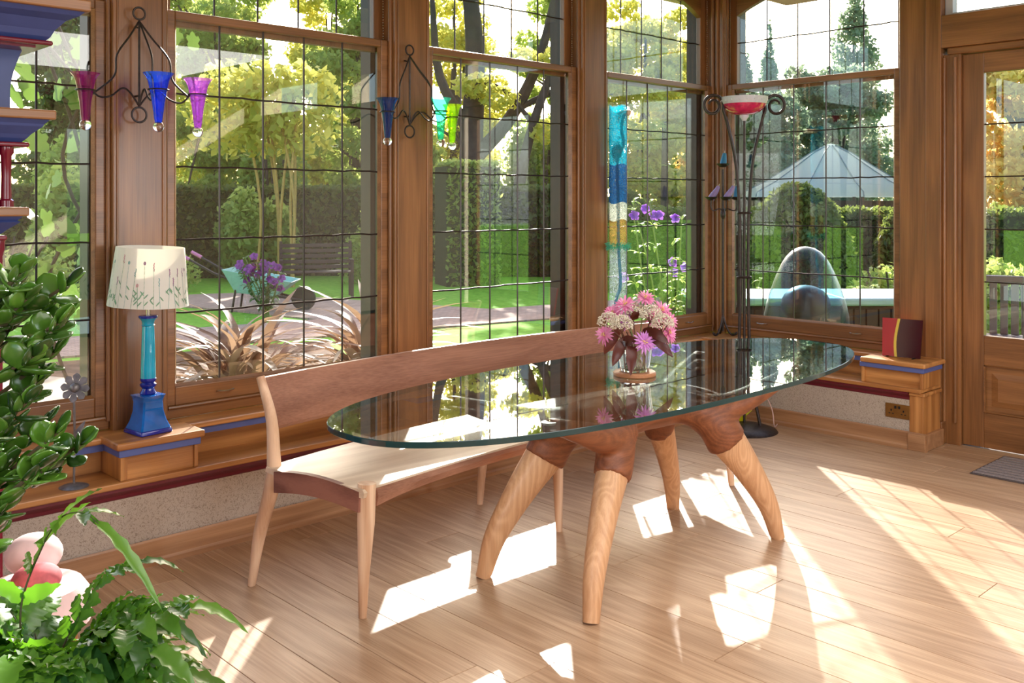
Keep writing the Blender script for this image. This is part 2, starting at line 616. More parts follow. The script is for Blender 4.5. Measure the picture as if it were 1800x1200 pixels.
# posts between the windows
for k, cx in enumerate((1.7145, 3.1995, 4.6845)):
    t = struct('trim_%d' % (k + 2), ('oak post behind the pink and blue glass sconce', 'oak post behind the green and blue glass sconce', 'oak post beside the hanging blue net')[k], 'post', (cx, AY, 0))
    MB().box(-.118, .118, -.07, .2, .5, 3.05).obj('post_face', 'oakZ', t, local=True, bevel=.004)
    m = MB()
    for s in (-1, 1):
        m.box(s * .1 - .0045, s * .1 + .0045, -.076, -.068, .56, 3.04)
    m.obj('bead', 'oakZ', t, local=True, bevel=.003)
t = struct('trim_5', 'moulded oak corner post behind the iron candle stand', 'post', (6.1, AY, 0))
MB().box(-.049, .22, -.118, .2, .5, 3.05).obj('post_face', 'oakZ', t, local=True, bevel=.004)
m = MB()
for (a, b) in ((-.055, -.03), (-.055, -.075), (-.042, -.118), (0.0, -.124)):
    m.tube([(a, b, .53), (a, b, 3.03)], .012, 10)
m.obj('bead', 'oakZ', t, local=True, smooth=True)
# post between end window and garden door
t = struct('trim_6', 'broad oak post between the end window and the garden door', 'post', (BX, 2.62, 0))
MB().box(-.075, .16, -.045, .124, .0, 3.05).obj('post_face', 'oakZ', t, local=True, bevel=.004)
MB().box(-.09, .16, -.142, -.047, .14, 3.05).obj('pilaster', 'oakZ', t, local=True, bevel=.003)
MB().box(-.112, .16, -.158, -.03, .0, .14).obj('plinth_block', 'oakY', t, local=True, bevel=.006)
MB().box(-.052, .16, -.245, -.143, .0, 2.40).obj('door_jamb', 'oakZ', t, local=True, bevel=.003)
m = MB()
for a in (-.15, -.215):
    m.tube([(-.058, a, .14), (-.058, a, 2.38)], .011, 10)
m.obj('bead', 'oakZ', t, local=True, smooth=True)
t = struct('trim_7', 'oak lintel over the garden door', 'lintel', (BX, 1.9, 0))
MB().box(-.09, .16, -.52, .577, 2.44, 2.64).obj('lintel_board', 'oakY', t, local=True, bevel=.004)
MB().box(-.07, .16, -.52, .55, 2.398, 2.44).obj('stop', 'oakY', t, local=True, bevel=.008)
# transom light
t = struct('window_6', 'pale framed transom light above the garden door', 'window', (BX, 1.9, 0))
MB().box(-.03, .03, .53, .577, 2.64, 3.05).box(-.03, .03, -.52, -.47, 2.64, 3.05).box(-.03, .03, -.47, .53, 2.64, 2.66).obj('transom_frame', 'white_paint', t, local=True, bevel=.003)
MB().box(-.002, .002, -.47, .53, 2.66, 3.05).obj('pane', 'pane', t, local=True)
# header over windows
m = MB().box(-1.3, 6.4, AY - .07, AY + .2, 3.03, 3.1)
m.box(BX - .07, BX + .2, 1.3, AY, 3.03, 3.1)
tag(m.obj('trim_8', 'oakX'), 'oak head rail along the top of the windows', 'trim', kind='structure')

# garden door
d = struct('door_1', 'oak garden door with a leaded glass upper half', 'door', (BX, 1.9, 0))
DW = .474
MB().box(-.022, .022, .35, DW, .008, 2.395).box(-.022, .022, -DW, -.35, .008, 2.395).obj('stile', 'oakZ', d, local=True, bevel=.004)
MB().box(-.022, .022, -.35, .35, .505, .684).box(-.022, .022, -.35, .35, 2.274, 2.395).box(-.022, .022, -.35, .35, .008, .219).obj('rail', 'oakY', d, local=True, bevel=.004)
m = MB()
m.prism([(-.35, .219), (.35, .219), (.35, .505), (-.35, .505)], 'X', -.008, .012)
ring0 = [(-.008, -.31, .259), (-.008, .31, .259), (-.008, .31, .465), (-.008, -.31, .465)]
ring1 = [(-.018, -.27, .295), (-.018, .27, .295), (-.018, .27, .43), (-.018, -.27, .43)]
m.rings([ring0, ring1])
m.obj('raised_panel', 'oakY', d, local=True, bevel=.002)
m = MB().tube([(-.024, -.345, .51), (-.024, .345, .51), ], .006, 6).tube([(-.024, .345, .225), (-.024, .345, .5)], .006, 6).tube([(-.024, -.345, .225), (-.024, .345, .225)], .006, 6)
m.obj('panel_moulding', 'oakY', d, local=True, smooth=True)
zs = [.684, 1.008, 1.327, 1.645, 1.962, 2.274]
for j in range(5):
    for i in range(3):
        MB().box(-.002, .002, -.35 + .2333 * i + .001, -.35 + .2333 * (i + 1) - .001, zs[j] + .001, zs[j + 1] - .001).obj('pane', 'pane', d, local=True)
for j in range(1, 5):
    MB().tube([(0, -.35, zs[j]), (0, .35, zs[j])], .0048, 6).obj('lead_came', 'came', d, local=True, smooth=True)
for i in (1, 2):
    MB().tube([(0, -.35 + .2333 * i, .684), (0, -.35 + .2333 * i, 2.274)], .0048, 6).obj('lead_came', 'came', d, local=True, smooth=True)
MB().box(-.06, .14, 1.42, 2.38, -.02, .006).obj('threshold', 'oakY', d)

# ------------------------------------------------------------------ window ledge
w = MB()
w.box(-1.25, LX + .2, LY, LY + .1, 0, .36)
tag(w.obj('wall_back', 'paper'), 'low wallpapered wall under the long window ledge', 'wall', kind='structure')
tag(MB().box(LX, LX + .1, 2.56, LY, 0, .36).obj('wall_end', 'paper'), 'low wallpapered wall with the brass socket', 'wall', kind='structure')
prof = [(0, 0), (0, .085), (-.006, .1), (-.014, .108), (-.018, .1), (-.02, .03), (-.026, .02), (-.026, 0)]
MB().prism([(LY + a, b) for a, b in prof], 'X', -1.2, LX).obj('baseboard_back', 'baseb')
tag(bpy.data.objects['baseboard_back'], 'moulded oak baseboard behind the bench', 'baseboard', kind='structure')
MB().prism([(LX + a, b) for a, b in prof], 'Y', 2.45, LY).obj('baseboard_right', 'basebY')
tag(bpy.data.objects['baseboard_right'], 'moulded oak baseboard under the brass socket', 'baseboard', kind='structure')
cov = [(0, .295), (-.004, .3), (-.006, .312), (-.018, .326), (-.024, .332), (-.024, .346), (0, .346)]
tag(MB().prism([(LY + a, b) for a, b in cov], 'X', -1.2, LX).obj('trim_9', 'maroon', smooth=False), 'maroon cove moulding below the long ledge', 'trim', kind='structure')
tag(MB().prism([(LX + a, b) for a, b in cov], 'Y', 2.56, LY).obj('trim_10', 'maroon'), 'maroon cove moulding below the end ledge', 'trim', kind='structure')

t = struct('trim_11', 'long oak window ledge with a low shelf niche', 'ledge')
MB().box(-1.2, 5.99, LY - .034, 4.12, .346, .37).obj('shelf_board', 'ledgeX', t, bevel=.004)
MB().box(-1.2, 5.99, 4.10, 4.12, .37, .5).obj('niche_back', 'ledgeX', t)
MB().box(-1.2, 6.02, 4.035, 4.19, .495, .52).obj('sill_board', 'ledgeX', t, bevel=.006)
MB().box(-1.2, 6.0, 4.05, 4.10, .465, .495).obj('blue_strip', 'blue', t)
t = struct('trim_12', 'short oak window ledge along the end wall', 'ledge')
MB().box(LX - .034, 6.03, 2.48, 3.868, .346, .37).obj('shelf_board', 'ledgeY', t, bevel=.004)
MB().box(5.99, 6.01, 2.48, 4.03, .37, .5).obj('niche_back', 'ledgeY', t)
MB().box(5.925, 6.07, 2.5, 4.03, .495, .52).obj('sill_board', 'ledgeY', t, bevel=.006)
MB().box(5.94, 5.99, 2.5, 4.03, .465, .495).obj('blue_strip', 'blue', t)


def ledge_box(name, label, x0, x1, y0, y1, along='X'):
    t = struct(name, label, 'ledge box', ((x0 + x1) / 2, (y0 + y1) / 2, .37))
    A = 'ledge' + along
    MB().box(x0 + .018, x1 - .018, y0 + .012, y1, .37, .466).obj('carcass', A, t)
    m = MB()
    if along == 'X':
        m.box(x0, x0 + .018, y0, y1, .37, .466).box(x1 - .018, x1, y0, y1, .37, .466)
        m.box(x0 + .018, x0 + .03, y0 + .004, y0 + .012, .37, .466)
    else:
        m.box(x0, x1, y0, y0 + .018, .37, .466).box(x0, x1, y1 - .018, y1, .37, .466)
    m.obj('side_panel', 'ledgeZ', t, bevel=.003)
    MB().box(x0 - .008, x1 + .008, y0 - .008, y1 + .008, .466, .496).obj('blue_strip', 'blue', t, bevel=.003)
    MB().box(x0 - .022, x1 + .022, y0 - .022, y1, .496, .526).obj('lid', A, t, bevel=.009, segs=3)
    return t


ledge_box('trim_13', 'oak ledge box carrying the blue table lamp', 1.53, 1.86, 3.89, 4.12)
ledge_box('trim_14', 'oak ledge box at the foot of the second post', 3.04, 3.36, 3.89, 4.12)
ledge_box('trim_15', 'oak ledge box at the foot of the third post', 4.53, 4.84, 3.89, 4.12)
t = ledge_box('trim_16', 'oak ledge box carrying the red glass panel', 5.742, 6.0, 2.475, 2.86, 'Y')
MB().box(LX - .004, 5.99, 2.475, 2.56, 0.0, .346).obj('end_pilaster', 'ledgeZ', t, bevel=.003)
MB().box(LX - .03, 6.0, 2.455, 2.56, 0.0, .10).obj('end_plinth', 'basebY', t, bevel=.004)
MB().box(LX - .016, 5.99, 2.462, 2.56, .325, .346).obj('end_cap', 'ledgeY', t, bevel=.006)
t = ledge_box('trim_17', 'oak corner ledge box carrying the iron candle stand', 5.742, 6.0, 3.86, 4.12, 'X')

# brass socket
s = thing('wall_socket', 'aged brass double socket on the low wallpapered wall', 'socket', (LX, 2.632, .217))
MB().box(LX - .007, LX, 2.556, 2.708, .174, .26).obj('cover_plate', 'brass', s, bevel=.002)
for cy in (2.594, 2.67):
    m = MB().box(LX - .0085, LX - .0068, cy - .004, cy + .004, .214, .226)
    for q in (-.011, .011):
        m.box(LX - .0085, LX - .0068, cy + q - .005, cy + q + .005, .198, .203)
    m.obj('outlet_face', 'black', s)
for cy in (2.62, 2.644):
    MB().box(LX - .011, LX - .0068, cy - .006, cy + .006, .232, .248).obj('rocker_switch', 'black', s, bevel=.001)

# ------------------------------------------------------------------ oval glass table
TC = Vector((3.187, 2.574, 0))
tb = thing('dining_table', 'oval glass dining table on a carved brown wooden base with pale tapering legs', 'table', TC)
n_, NE = 2.43, 128
out = []
for k in range(NE):
    a = 2 * PI * k / NE
    ca, sa = math.cos(a), math.sin(a)
    out.append((TC.x + 1.465 * abs(ca) ** (2 / n_) * (1 if ca >= 0 else -1), TC.y + .526 * abs(sa) ** (2 / n_) * (1 if sa >= 0 else -1)))
m = MB()


def ring(f, z):
    return [(TC.x + (p[0] - TC.x) * f, TC.y + (p[1] - TC.y) * f, z) for p in out]


m.add([p for p in ring(.998, .762)], [tuple(range(NE))])
m.add([p for p in ring(.998, .742)], [tuple(range(NE))[::-1]])
m.mat(1)
m.rings([ring(.998, .762), ring(1, .760), ring(1, .744), ring(.998, .742)], caps=False)
m.obj('glass_top', ['tabletop', 'gedge'], tb, fix=False)


def ellipse_loft(m, path, radii, n=16, twist_dir=None):
    """radii = (along splay, across) at every path point"""
    path = [Vector(p) for p in path]
    for i in range(len(path)):
        pass
    rings = []
    for i, p in enumerate(path):
        t = (path[min(i + 1, len(path) - 1)] - path[max(0, i - 1)]).normalized()
        a = Vector(twist_dir)
        a = (a - t * a.dot(t)).normalized()
        b = t.cross(a)
        rings.append([p + a * math.cos(2 * PI * j / n) * radii[i][0] + b * math.sin(2 * PI * j / n) * radii[i][1] for j in range(n)])
    m.rings(rings)


base = MB()
bz = .607
base.tube([TC + Vector((x, 0, bz + .02 * abs(x) ** 2)) for x in (-.36, -.25, -.12, 0, .12, .25, .36)], [.08, .1, .098, .092, .098, .1, .08], 14, flat=.85)
for sx in (-1, 1):
    for sy in (-1, 1):
        pth = catmull([TC + Vector((sx * .14, sy * .01, .63)), TC + Vector((sx * .26, sy * .10, .60)), TC + Vector((sx * .335, sy * .158, .53)), TC + Vector((sx * .385, sy * .183, .445))], 4)
        N = len(pth)
        ellipse_loft(base, pth, [(.078 + .018 * i / (N - 1), .076 - .004 * i / (N - 1)) for i in range(N)], 16, (sx * .9, sy * .35, 0))
        pth = catmull([TC + Vector((sx * .24, sy * .10, .585)), TC + Vector((sx * .42, sy * .175, .60)), TC + Vector((sx * .62, sy * .235, .665)), TC + Vector((sx * .82, sy * .27, .732))], 4)
        N = len(pth)
        ellipse_loft(base, pth, [(.078 - .052 * i / (N - 1), .082 - .048 * i / (N - 1)) for i in range(N)], 14, (0, 0, 1))
bo = base.obj('carved_base', 'tbrown', tb, smooth='all')
r = bo.modifiers.new('weld', 'REMESH')
r.mode, r.voxel_size, r.use_smooth_shade = 'VOXEL', .011, True
sm = bo.modifiers.new('soft', 'SMOOTH')
sm.factor, sm.iterations = .6, 9
for sx in (-1, 1):
    for sy in (-1, 1):
        pth = catmull([TC + Vector((sx * .375, sy * .178, .47)), TC + Vector((sx * .476, sy * .220, .33)), TC + Vector((sx * .576, sy * .263, .16)), TC + Vector((sx * .622, sy * .287, 0.0))], 7)
        N = len(pth)
        rad = []
        for i in range(N):
            u = i / (N - 1)
            rad.append((.084 * (1 - u) ** 1.1 + .031 * (1 - (1 - u) ** 1.1), .061 * (1 - u) + .030 * u))
        m = MB()
        ellipse_loft(m, pth, rad, 20, (sx * .9, sy * .35, 0))
        # flat foot on the floor
        m.v = [(a, b, max(c, 0.0) if c > .012 else max(0.0, c)) for a, b, c in m.v]
        m.obj('leg', 'tash', tb, smooth=True)
for px, py in ((-.82, .27), (-.82, -.27), (.82, .27), (.82, -.27)):
    MB().lathe([(.001, .734), (.024, .734), (.026, .737), (.026, .742), (.001, .742)], (TC.x + px, TC.y + py, 0), 18).obj('support_pad', 'white_paint', tb, smooth=True)

# ------------------------------------------------------------------ bowed bench
BCX, BCY = 3.17, -2.14
bench = thing('bench', 'long bowed wooden bench with a brown back under the windows', 'bench', (3.17, 3.3, 0))


def arcp(R, a, z):
    return Vector((BCX + R * math.sin(a), BCY + R * math.cos(a), z))


def arc_board(m, sec, a0, a1, n=36, mod=None):
    """sec: closed outline of (R, z)"""
    rings = []
    for i in range(n + 1):
        u = i / n
        a = a0 + (a1 - a0) * u
        s = mod(u) if mod else sec
        rings.append([arcp(R, a, z) for R, z in s])
    m.rings(rings)


AE = .2305


def seat_sec(u):
    e = abs(2 * u - 1) ** 3
    fr = 5.145 + .0 * e
    zf = .462 - .014 * (1 - e)
    return [(fr, zf - .03), (fr - .004, zf - .012), (fr + .004, zf), (5.25, zf + .003), (5.40, .452), (5.55, .458 + .006 * e), (5.645, .47), (5.65, .45), (5.5, .43), (5.3, .424)]


m = MB()
arc_board(m, None, -AE, AE, 40, seat_sec)
m.obj('seat', 'ashX', bench, smooth=True)
m = MB()


def rail_sec(u):
    e = abs(2 * u - 1)
    zb = .425 - .012 * (1 - e * e) - .022 * e ** 6
    return [(5.135, zb - .012), (5.127, .43), (5.137, .456 - .012 * (1 - e ** 3)), (5.165, .43), (5.165, zb - .012)]


arc_board(m, None, -AE + .012, AE - .012, 40, rail_sec)
m.obj('front_rail', 'walnutX', bench, smooth=True)
for s in (-1, 1):
    m = MB()
    rings = []
    for i in range(13):
        u = i / 12
        R = 5.165 + (5.60 - 5.165) * u
        zt = .452 + .022 * math.sin(u * PI * .9)
        zb = .378 + .02 * math.sin(u * PI)
        A0 = s * (AE - .004)
        A1 = s * (AE + .0005)
        rings.append([arcp(R, A0, zb), arcp(R, A1, zb), arcp(R, A1, zt), arcp(R, A0, zt)])
    m.rings(rings)
    m.obj('end_apron', 'apron', bench)
# back panel
m = MB()
arc_board(m, [(5.645, .605), (5.635, .62), (5.655, .71), (5.70, .803), (5.722, .803), (5.68, .71), (5.662, .605)], -AE + .006, AE - .006, 44)
m.obj('backrest', 'walnutX', bench, smooth=True)


def bench_leg(pts, rr, n=14):
    m = MB()
    P = catmull(pts, 6)
    N = len(P)
    rad = [np.interp(i / (N - 1), [q / (len(rr) - 1) for q in range(len(rr))], rr) for i in range(N)]
    m.tube(P, list(rad), n)
    m.v = [(a, b, max(c, 0.0)) for a, b, c in m.v]
    return m


for s in (-1, 1):
    a = s * (AE - .006)
    # rear post runs from the floor up to the top of the back
    pts = [arcp(5.715, a * 1.035, 0), arcp(5.69, a * 1.02, .2), arcp(5.645, a, .40), arcp(5.64, a, .52), arcp(5.655, a, .66), arcp(5.715, a, .806)]
    bench_leg(pts, [.0155, .025, .031, .026, .022, .017]).obj('rear_leg', 'ashZ', bench, smooth=True)
    pts = [arcp(5.155, a * 1.02, 0), arcp(5.16, a * 1.01, .15), arcp(5.165, a * .995, .33), arcp(5.165, a * .99, .474)]
    bench_leg(pts, [.0145, .021, .032, .034]).obj('front_leg', 'ashZ', bench, smooth=True)
pts = [arcp(5.70, 0, 0), arcp(5.68, 0, .2), arcp(5.64, 0, .43)]
bench_leg(pts, [.015, .022, .03]).obj('rear_leg', 'ashZ', bench, smooth=True)
pts = [arcp(5.16, 0, 0), arcp(5.165, 0, .2), arcp(5.17, 0, .43)]
bench_leg(pts, [.015, .022, .028]).obj('front_leg', 'ashZ', bench, smooth=True)

# ------------------------------------------------------------------ vase of flowers on the table
VC = Vector((3.183, 2.592, .762))
tag(MB().lathe([(.001, 0), (.086, 0), (.09, .004), (.09, .014), (.086, .018), (.001, .018)], VC, 36).obj('coaster', 'coaster', smooth=True), 'round wooden coaster under the flower vase', 'coaster')
M['clear'] = thin_glass('clear_vase_glass', (.95, .97, .96, 1), .06, 2.2)
vz = VC + Vector((0, 0, .0185))
v = thing('flower_vase', 'clear tapered glass vase of pink flowers on the table', 'vase', vz)
MB().lathe([(.001, .001), (.058, .001), (.061, .004), (.069, .07), (.078, .135), (.0755, .135), (.0665, .07), (.058, .016), (.001, .016)], vz, 32).obj('glass_body', 'clear', v, smooth=True)
BASE_GLASS = (vz, v)
M['stem'] = plain('flower_stem', lin(120, 128, 70), .5)
M['bstem'] = plain('brown_stem', lin(104, 62, 44), .5)
M['petal'] = leafy('pink_petal', lin(226, 124, 180), lin(242, 172, 212), lin(255, 170, 210), tr=.3)
M['petal2'] = leafy('mauve_petal', lin(196, 120, 204), lin(226, 160, 226), lin(240, 160, 230), tr=.3)
M['eye'] = plain('flower_eye', lin(226, 190, 120), .7)
M['bract'] = leafy('cream_floret', lin(214, 200, 176), lin(246, 240, 226), lin(250, 240, 220), tr=.2)
M['bleaf'] = leafy('copper_leaf', lin(70, 30, 26), lin(108, 50, 38), lin(140, 60, 36), tr=.3, rough=.3)


def petal_ring(m, c, ax, rad, n, w, lift, ph=0., bend=.25):
    ax = Vector(ax).normalized()
    u = ax.orthogonal().normalized()
    vv = ax.cross(u)
    for k in range(n):
        a = ph + 2 * PI * k / n + random.uniform(-.1, .1)
        dr = u * math.cos(a) + vv * math.sin(a)
        sd = ax.cross(dr)
        L = rad * random.uniform(.85, 1.1)
        lf = lift + random.uniform(-.1, .1)
        p = []
        for t, ww in ((.08, .3), (.4, .9), (.75, 1.), (1., .12)):
            q = c + dr * L * t + ax * (L * lf * t - L * bend * t * t)
            p += [q - sd * w * ww, q + sd * w * ww + ax * w * .25]
        m.add(p, [(0, 1, 3, 2), (2, 3, 5, 4), (4, 5, 7, 6)])


R_ = Vector((ST, -CT, 0))           # across the bouquet, as seen from the room
F_ = Vector((CT, ST, 0))
heads = [(-.039, 1.055, .02, 0), (.046, 1.085, .01, 0), (.112, 1.036, .0, 0), (.142, .998, -.03, 0), (-.128, .935, -.02, 0), (.029, .915, -.09, 1), (.136, .945, -.04, 0), (-.087, 1.015, .05, 0), (.09, .99, .08, 0), (-.03, .98, .1, 1)]
for dr, z, df, kind in heads:
    c = Vector((VC.x, VC.y, 0)) + R_ * dr + F_ * df + Vector((0, 0, z))
    ax = (R_ * dr * 4 - F_ * (.55 - df) + Vector((0, 0, .35 + (z - .95) * 3))).normalized()
    m = MB()
    big = random.uniform(.047, .055)
    for q, (rr, nn, lf) in enumerate(((big, 16, .15), (big * .85, 14, .5), (big * .6, 10, 1.0))):
        petal_ring(m, c, ax, rr, nn, .0042, lf, q * .2)
    h = m.obj('flower', 'petal2' if kind else 'petal', v, fix=False)
    e = MB()
    for q in range(14):
        e.sphere(c + ax * .012 + Vector((random.gauss(0, .005), random.gauss(0, .005), random.gauss(0, .005))), .0026, 5, 3)
    e.obj('flower_eye', 'eye', h)
    rt = vz + Vector((random.uniform(-.03, .03), random.uniform(-.03, .03), .02))
    MB().tube(catmull([rt, (rt + c) / 2 + Vector((0, 0, .03)), c - ax * .006], 4), .0028, 6).obj('stem', 'stem', v, smooth=True)
for dr, z, df in ((.058, 1.02, -.05), (-.063, .978, -.06), (.106, .985, -.07), (-.112, .985, -.01), (0.0, 1.02, .05)):
    c = Vector((VC.x, VC.y, 0)) + R_ * dr + F_ * df + Vector((0, 0, z))
    m = MB()
    for q in range(420):
        a, ph = random.uniform(0, 2 * PI), random.uniform(0, 1) ** .6
        dd = Vector((math.cos(a) * math.sin(ph * 1.7), math.sin(a) * math.sin(ph * 1.7), math.cos(ph * 1.7))) * .047 * random.uniform(.82, 1.06) - F_ * .022
        m.sphere(c + dd, random.uniform(.0024, .0042), 4, 2)
    fb = m.obj('floret_cluster', 'bract', v)
    m = MB()
    rt = vz + Vector((random.uniform(-.03, .03), random.uniform(-.03, .03), .02))
    m.tube(catmull([rt, (rt + c) / 2 + Vector((0, 0, .02)), c - Vector((0, 0, .02))], 4), .003, 6)
    for q in range(14):
        a = random.uniform(0, 2 * PI)
        m.tube([c - Vector((0, 0, .035)), c + Vector((math.cos(a) * .03, math.sin(a) * .03, .01))], .0012, 4)
    m.obj('stem', 'bstem', v, smooth=True)


def leaf_blade(m, base, tip, width, droop=.0, nrm=(0, 0, 1), n=8, fold=.25, wav=0.):
    base, tip = Vector(base), Vector(tip)
    d = tip - base
    sd = d.cross(Vector(nrm))
    if sd.length < 1e-5:
        sd = d.orthogonal()
    sd.normalize()
    up = sd.cross(d).normalized()
    vs, fs = [], []
    for i in range(n + 1):
        t = i / n
        p = base + d * t - Vector((0, 0, droop)) * (t * t) + up * (.12 * d.length * math.sin(PI * t))
        ww = width * (math.sin(PI * min(1, t * .93 + .05)) ** .8) * (1 + wav * math.sin(t * 22))
        if i == n: ww = width * .03
        vs += [p - sd * ww + up * ww * fold, p, p + sd * ww + up * ww * fold]
    for i in range(n):
        a = i * 3
        fs += [(a, a + 1, a + 4, a + 3), (a + 1, a + 2, a + 5, a + 4)]
    m.add(vs, fs)


for dr0, z0, dr1, z1, df in ((-.04, .93, -.10, .83, -.06), (-.02, .92, -.03, .80, -.11), (.03, .95, .155, .865, -.05), (-.06, .96, -.13, .87, .0), (0, 1.0, -.01, 1.06, -.06), (.03, .96, .13, .93, -.1), (-.05, .9, .0, .95, -.1)):
    m = MB()
    b0 = Vector((VC.x, VC.y, z0)) + R_ * dr0 + F_ * df * .4
    b1 = Vector((VC.x, VC.y, z1)) + R_ * dr1 + F_ * df
    leaf_blade(m, b0, b1, .023, .02, -F_ + Vector((0, 0, .5)))
    m.obj('leaf', 'bleaf', v, smooth='all', fix=False)
m = MB()
for q in range(9):
    a, b = random.uniform(0, 2 * PI), random.uniform(0, 2 * PI)
    m.tube([vz + Vector((.045 * math.cos(a), .045 * math.sin(a), .018)), vz + Vector((.05 * math.cos(b), .05 * math.sin(b), .16))], .0032, 6)
m.obj('stem', 'bstem', v, smooth=True)

# ------------------------------------------------------------------ blue table lamp
LC = Vector((1.687, 3.995, .5265))
M['turq'] = plain('turquoise_glaze', lin(30, 160, 196), .08, coat=.6, var=.15, scale=9)
M['cobalt'] = plain('cobalt_glaze', lin(22, 40, 150), .08, coat=.6, var=.3, scale=14)
M['midblue'] = plain('blue_glaze', lin(22, 104, 190), .08, coat=.6, var=.3, scale=12)
lamp = thing('table_lamp', 'blue glazed column table lamp with a cream botanical shade on the ledge', 'lamp', LC)


def sq_loft(m, sec, c, rz):
    rings = []
    for hw, z, ch in sec:
        pts = []
        for sx, sy in ((1, 1), (-1, 1), (-1, -1), (1, -1)):
            for e in ((1, ch), (ch, 1)) if sx * sy > 0 else ((ch, 1), (1, ch)):
                pts.append((sx * hw * e[0], sy * hw * e[1]))
        rings.append([(c.x + x * math.cos(rz) - y * math.sin(rz), c.y + x * math.sin(rz) + y * math.cos(rz), c.z + z) for x, y in pts])
    m.rings(rings)


m = MB()
sq_loft(m, [(.072, 0, .93), (.072, .012, .93), (.068, .02, .92)], LC, .12)
m.obj('foot', 'cobalt', lamp, smooth=True, bevel=.003)
m = MB()
sq_loft(m, [(.068, .02, .9), (.056, .05, .88), (.047, .09, .86), (.045, .13, .85), (.05, .15, .86), (.054, .158, .87), (.03, .16, .8)], LC, .12)
m.obj('pedestal', 'midblue', lamp, smooth=True)
MB().lathe([(.03, .158), (.034, .165), (.028, .175), (.024, .185), (.033, .195), (.034, .203), (.026, .21), (.033, .219), (.033, .226), (.029, .23)], LC, 28).obj('collar', 'cobalt', lamp, smooth=True)
MB().lathe([(.031, .228), (.028, .35), (.0245, .44), (.024, .446), (.028, .45), (.024, .454), (.027, .469), (.038, .481)], LC, 28).obj('column', 'turq', lamp, smooth=True)
MB().lathe([(.038, .480), (.040, .486), (.037, .491), (.01, .493)], LC, 28).obj('rim', 'cobalt', lamp, smooth=True)
MB().lathe([(.009, .49), (.009, .56), (.004, .565), (.004, .72)], LC, 12).obj('fitting', 'chrome', lamp, smooth=True)


def shade_mat():
    m, nt, n, l, b = new_mat('cream_shade')
    b.inputs['Base Color'].default_value = lin(248, 247, 244)
    b.inputs['Roughness'].default_value = .8
    t = n.new('ShaderNodeBsdfTranslucent')
    t.inputs[0].default_value = lin(240, 236, 220)
    ms = n.new('ShaderNodeMixShader')
    ms.inputs[0].default_value = .35
    l.new(b.outputs[0], ms.inputs[1])
    l.new(t.outputs[0], ms.inputs[2])
    l.new(ms.outputs[0], n['Material Output'].inputs[0])
    return m


M['shade'] = shade_mat()
SB, STP, RB, RT = .534, .778, .163, .137
TILT = Matrix.Translation(LC + Vector((0, 0, SB))) @ Matrix.Rotation(math.radians(2.5), 4, F_) @ Matrix.Translation(-(LC + Vector((0, 0, SB))))


def tilted(m):
    m.v = [tuple(TILT @ Vector(p)) for p in m.v]
    return m


sh = tilted(MB().lathe([(RB, SB), (RT, STP), (RT - .002, STP), (RB - .002, SB), (RB, SB)], LC, 48)).obj('lamp_shade', 'shade', lamp, smooth=True)
M['pgreen'] = plain('print_green', lin(120, 160, 130), .9, var=.2)
M['pteal'] = plain('print_teal', lin(136, 178, 176), .9, var=.2)
M['pplum'] = plain('print_plum', lin(150, 96, 140), .9, var=.25)
M['ppink'] = plain('print_pink', lin(200, 140, 150), .9, var=.25)


def on_shade(a, h):
    r = RB + (RT - RB) * h + .0008
    return Vector((LC.x + r * math.cos(a), LC.y + r * math.sin(a), LC.z + SB + (STP - SB) * h))


prints = {k: MB() for k in ('pgreen', 'pteal', 'pplum', 'ppink')}


def dab(k, a, h, wid, hgt, ang):
    pts = []
    for t in range(6):
        q = 2 * PI * t / 6
        x_, y_ = math.cos(q) * wid, math.sin(q) * hgt
        xx, yy = x_ * math.cos(ang) - y_ * math.sin(ang), x_ * math.sin(ang) + y_ * math.cos(ang)
        pts.append(on_shade(a + xx / RB, h + yy / (STP - SB)))
    prints[k].add(pts, [tuple(range(6))])


for k in range(34):
    a = 2 * PI * k / 34 + random.uniform(-.05, .05)
    ht = random.choice((.35, .5, .6, .72))
    gk = random.choice(('pgreen', 'pteal'))
    lean = random.uniform(-.06, .06)
    for q in range(10):
        u = q / 9
        dab(gk, a + lean * u, .04 + ht * u, .0008, .011, 0)
    for q in range(random.choice((2, 4, 5))):
        u = random.uniform(.05, .6)
        dab('pgreen', a + lean * u + random.choice((-.05, .05)), .04 + ht * u, .0028, .013, random.choice((-.7, .7)))
    fk = random.choice(('pplum', 'ppink', 'pplum', 'pteal'))
    if random.random() < .5:
        for q in range(7):
            dab(fk, a + lean + random.uniform(-.012, .012), .04 + ht + q * .02, .0022, .004, random.uniform(-1, 1))
    else:
        for q in range(6):
            dab(fk, a + lean + .02 * math.cos(q), .04 + ht + .02 * math.sin(q), .0025, .004, q)
for k, m in prints.items():
    tag(tilted(m).obj('floral_print', k, sh, fix=False), kind='stuff')

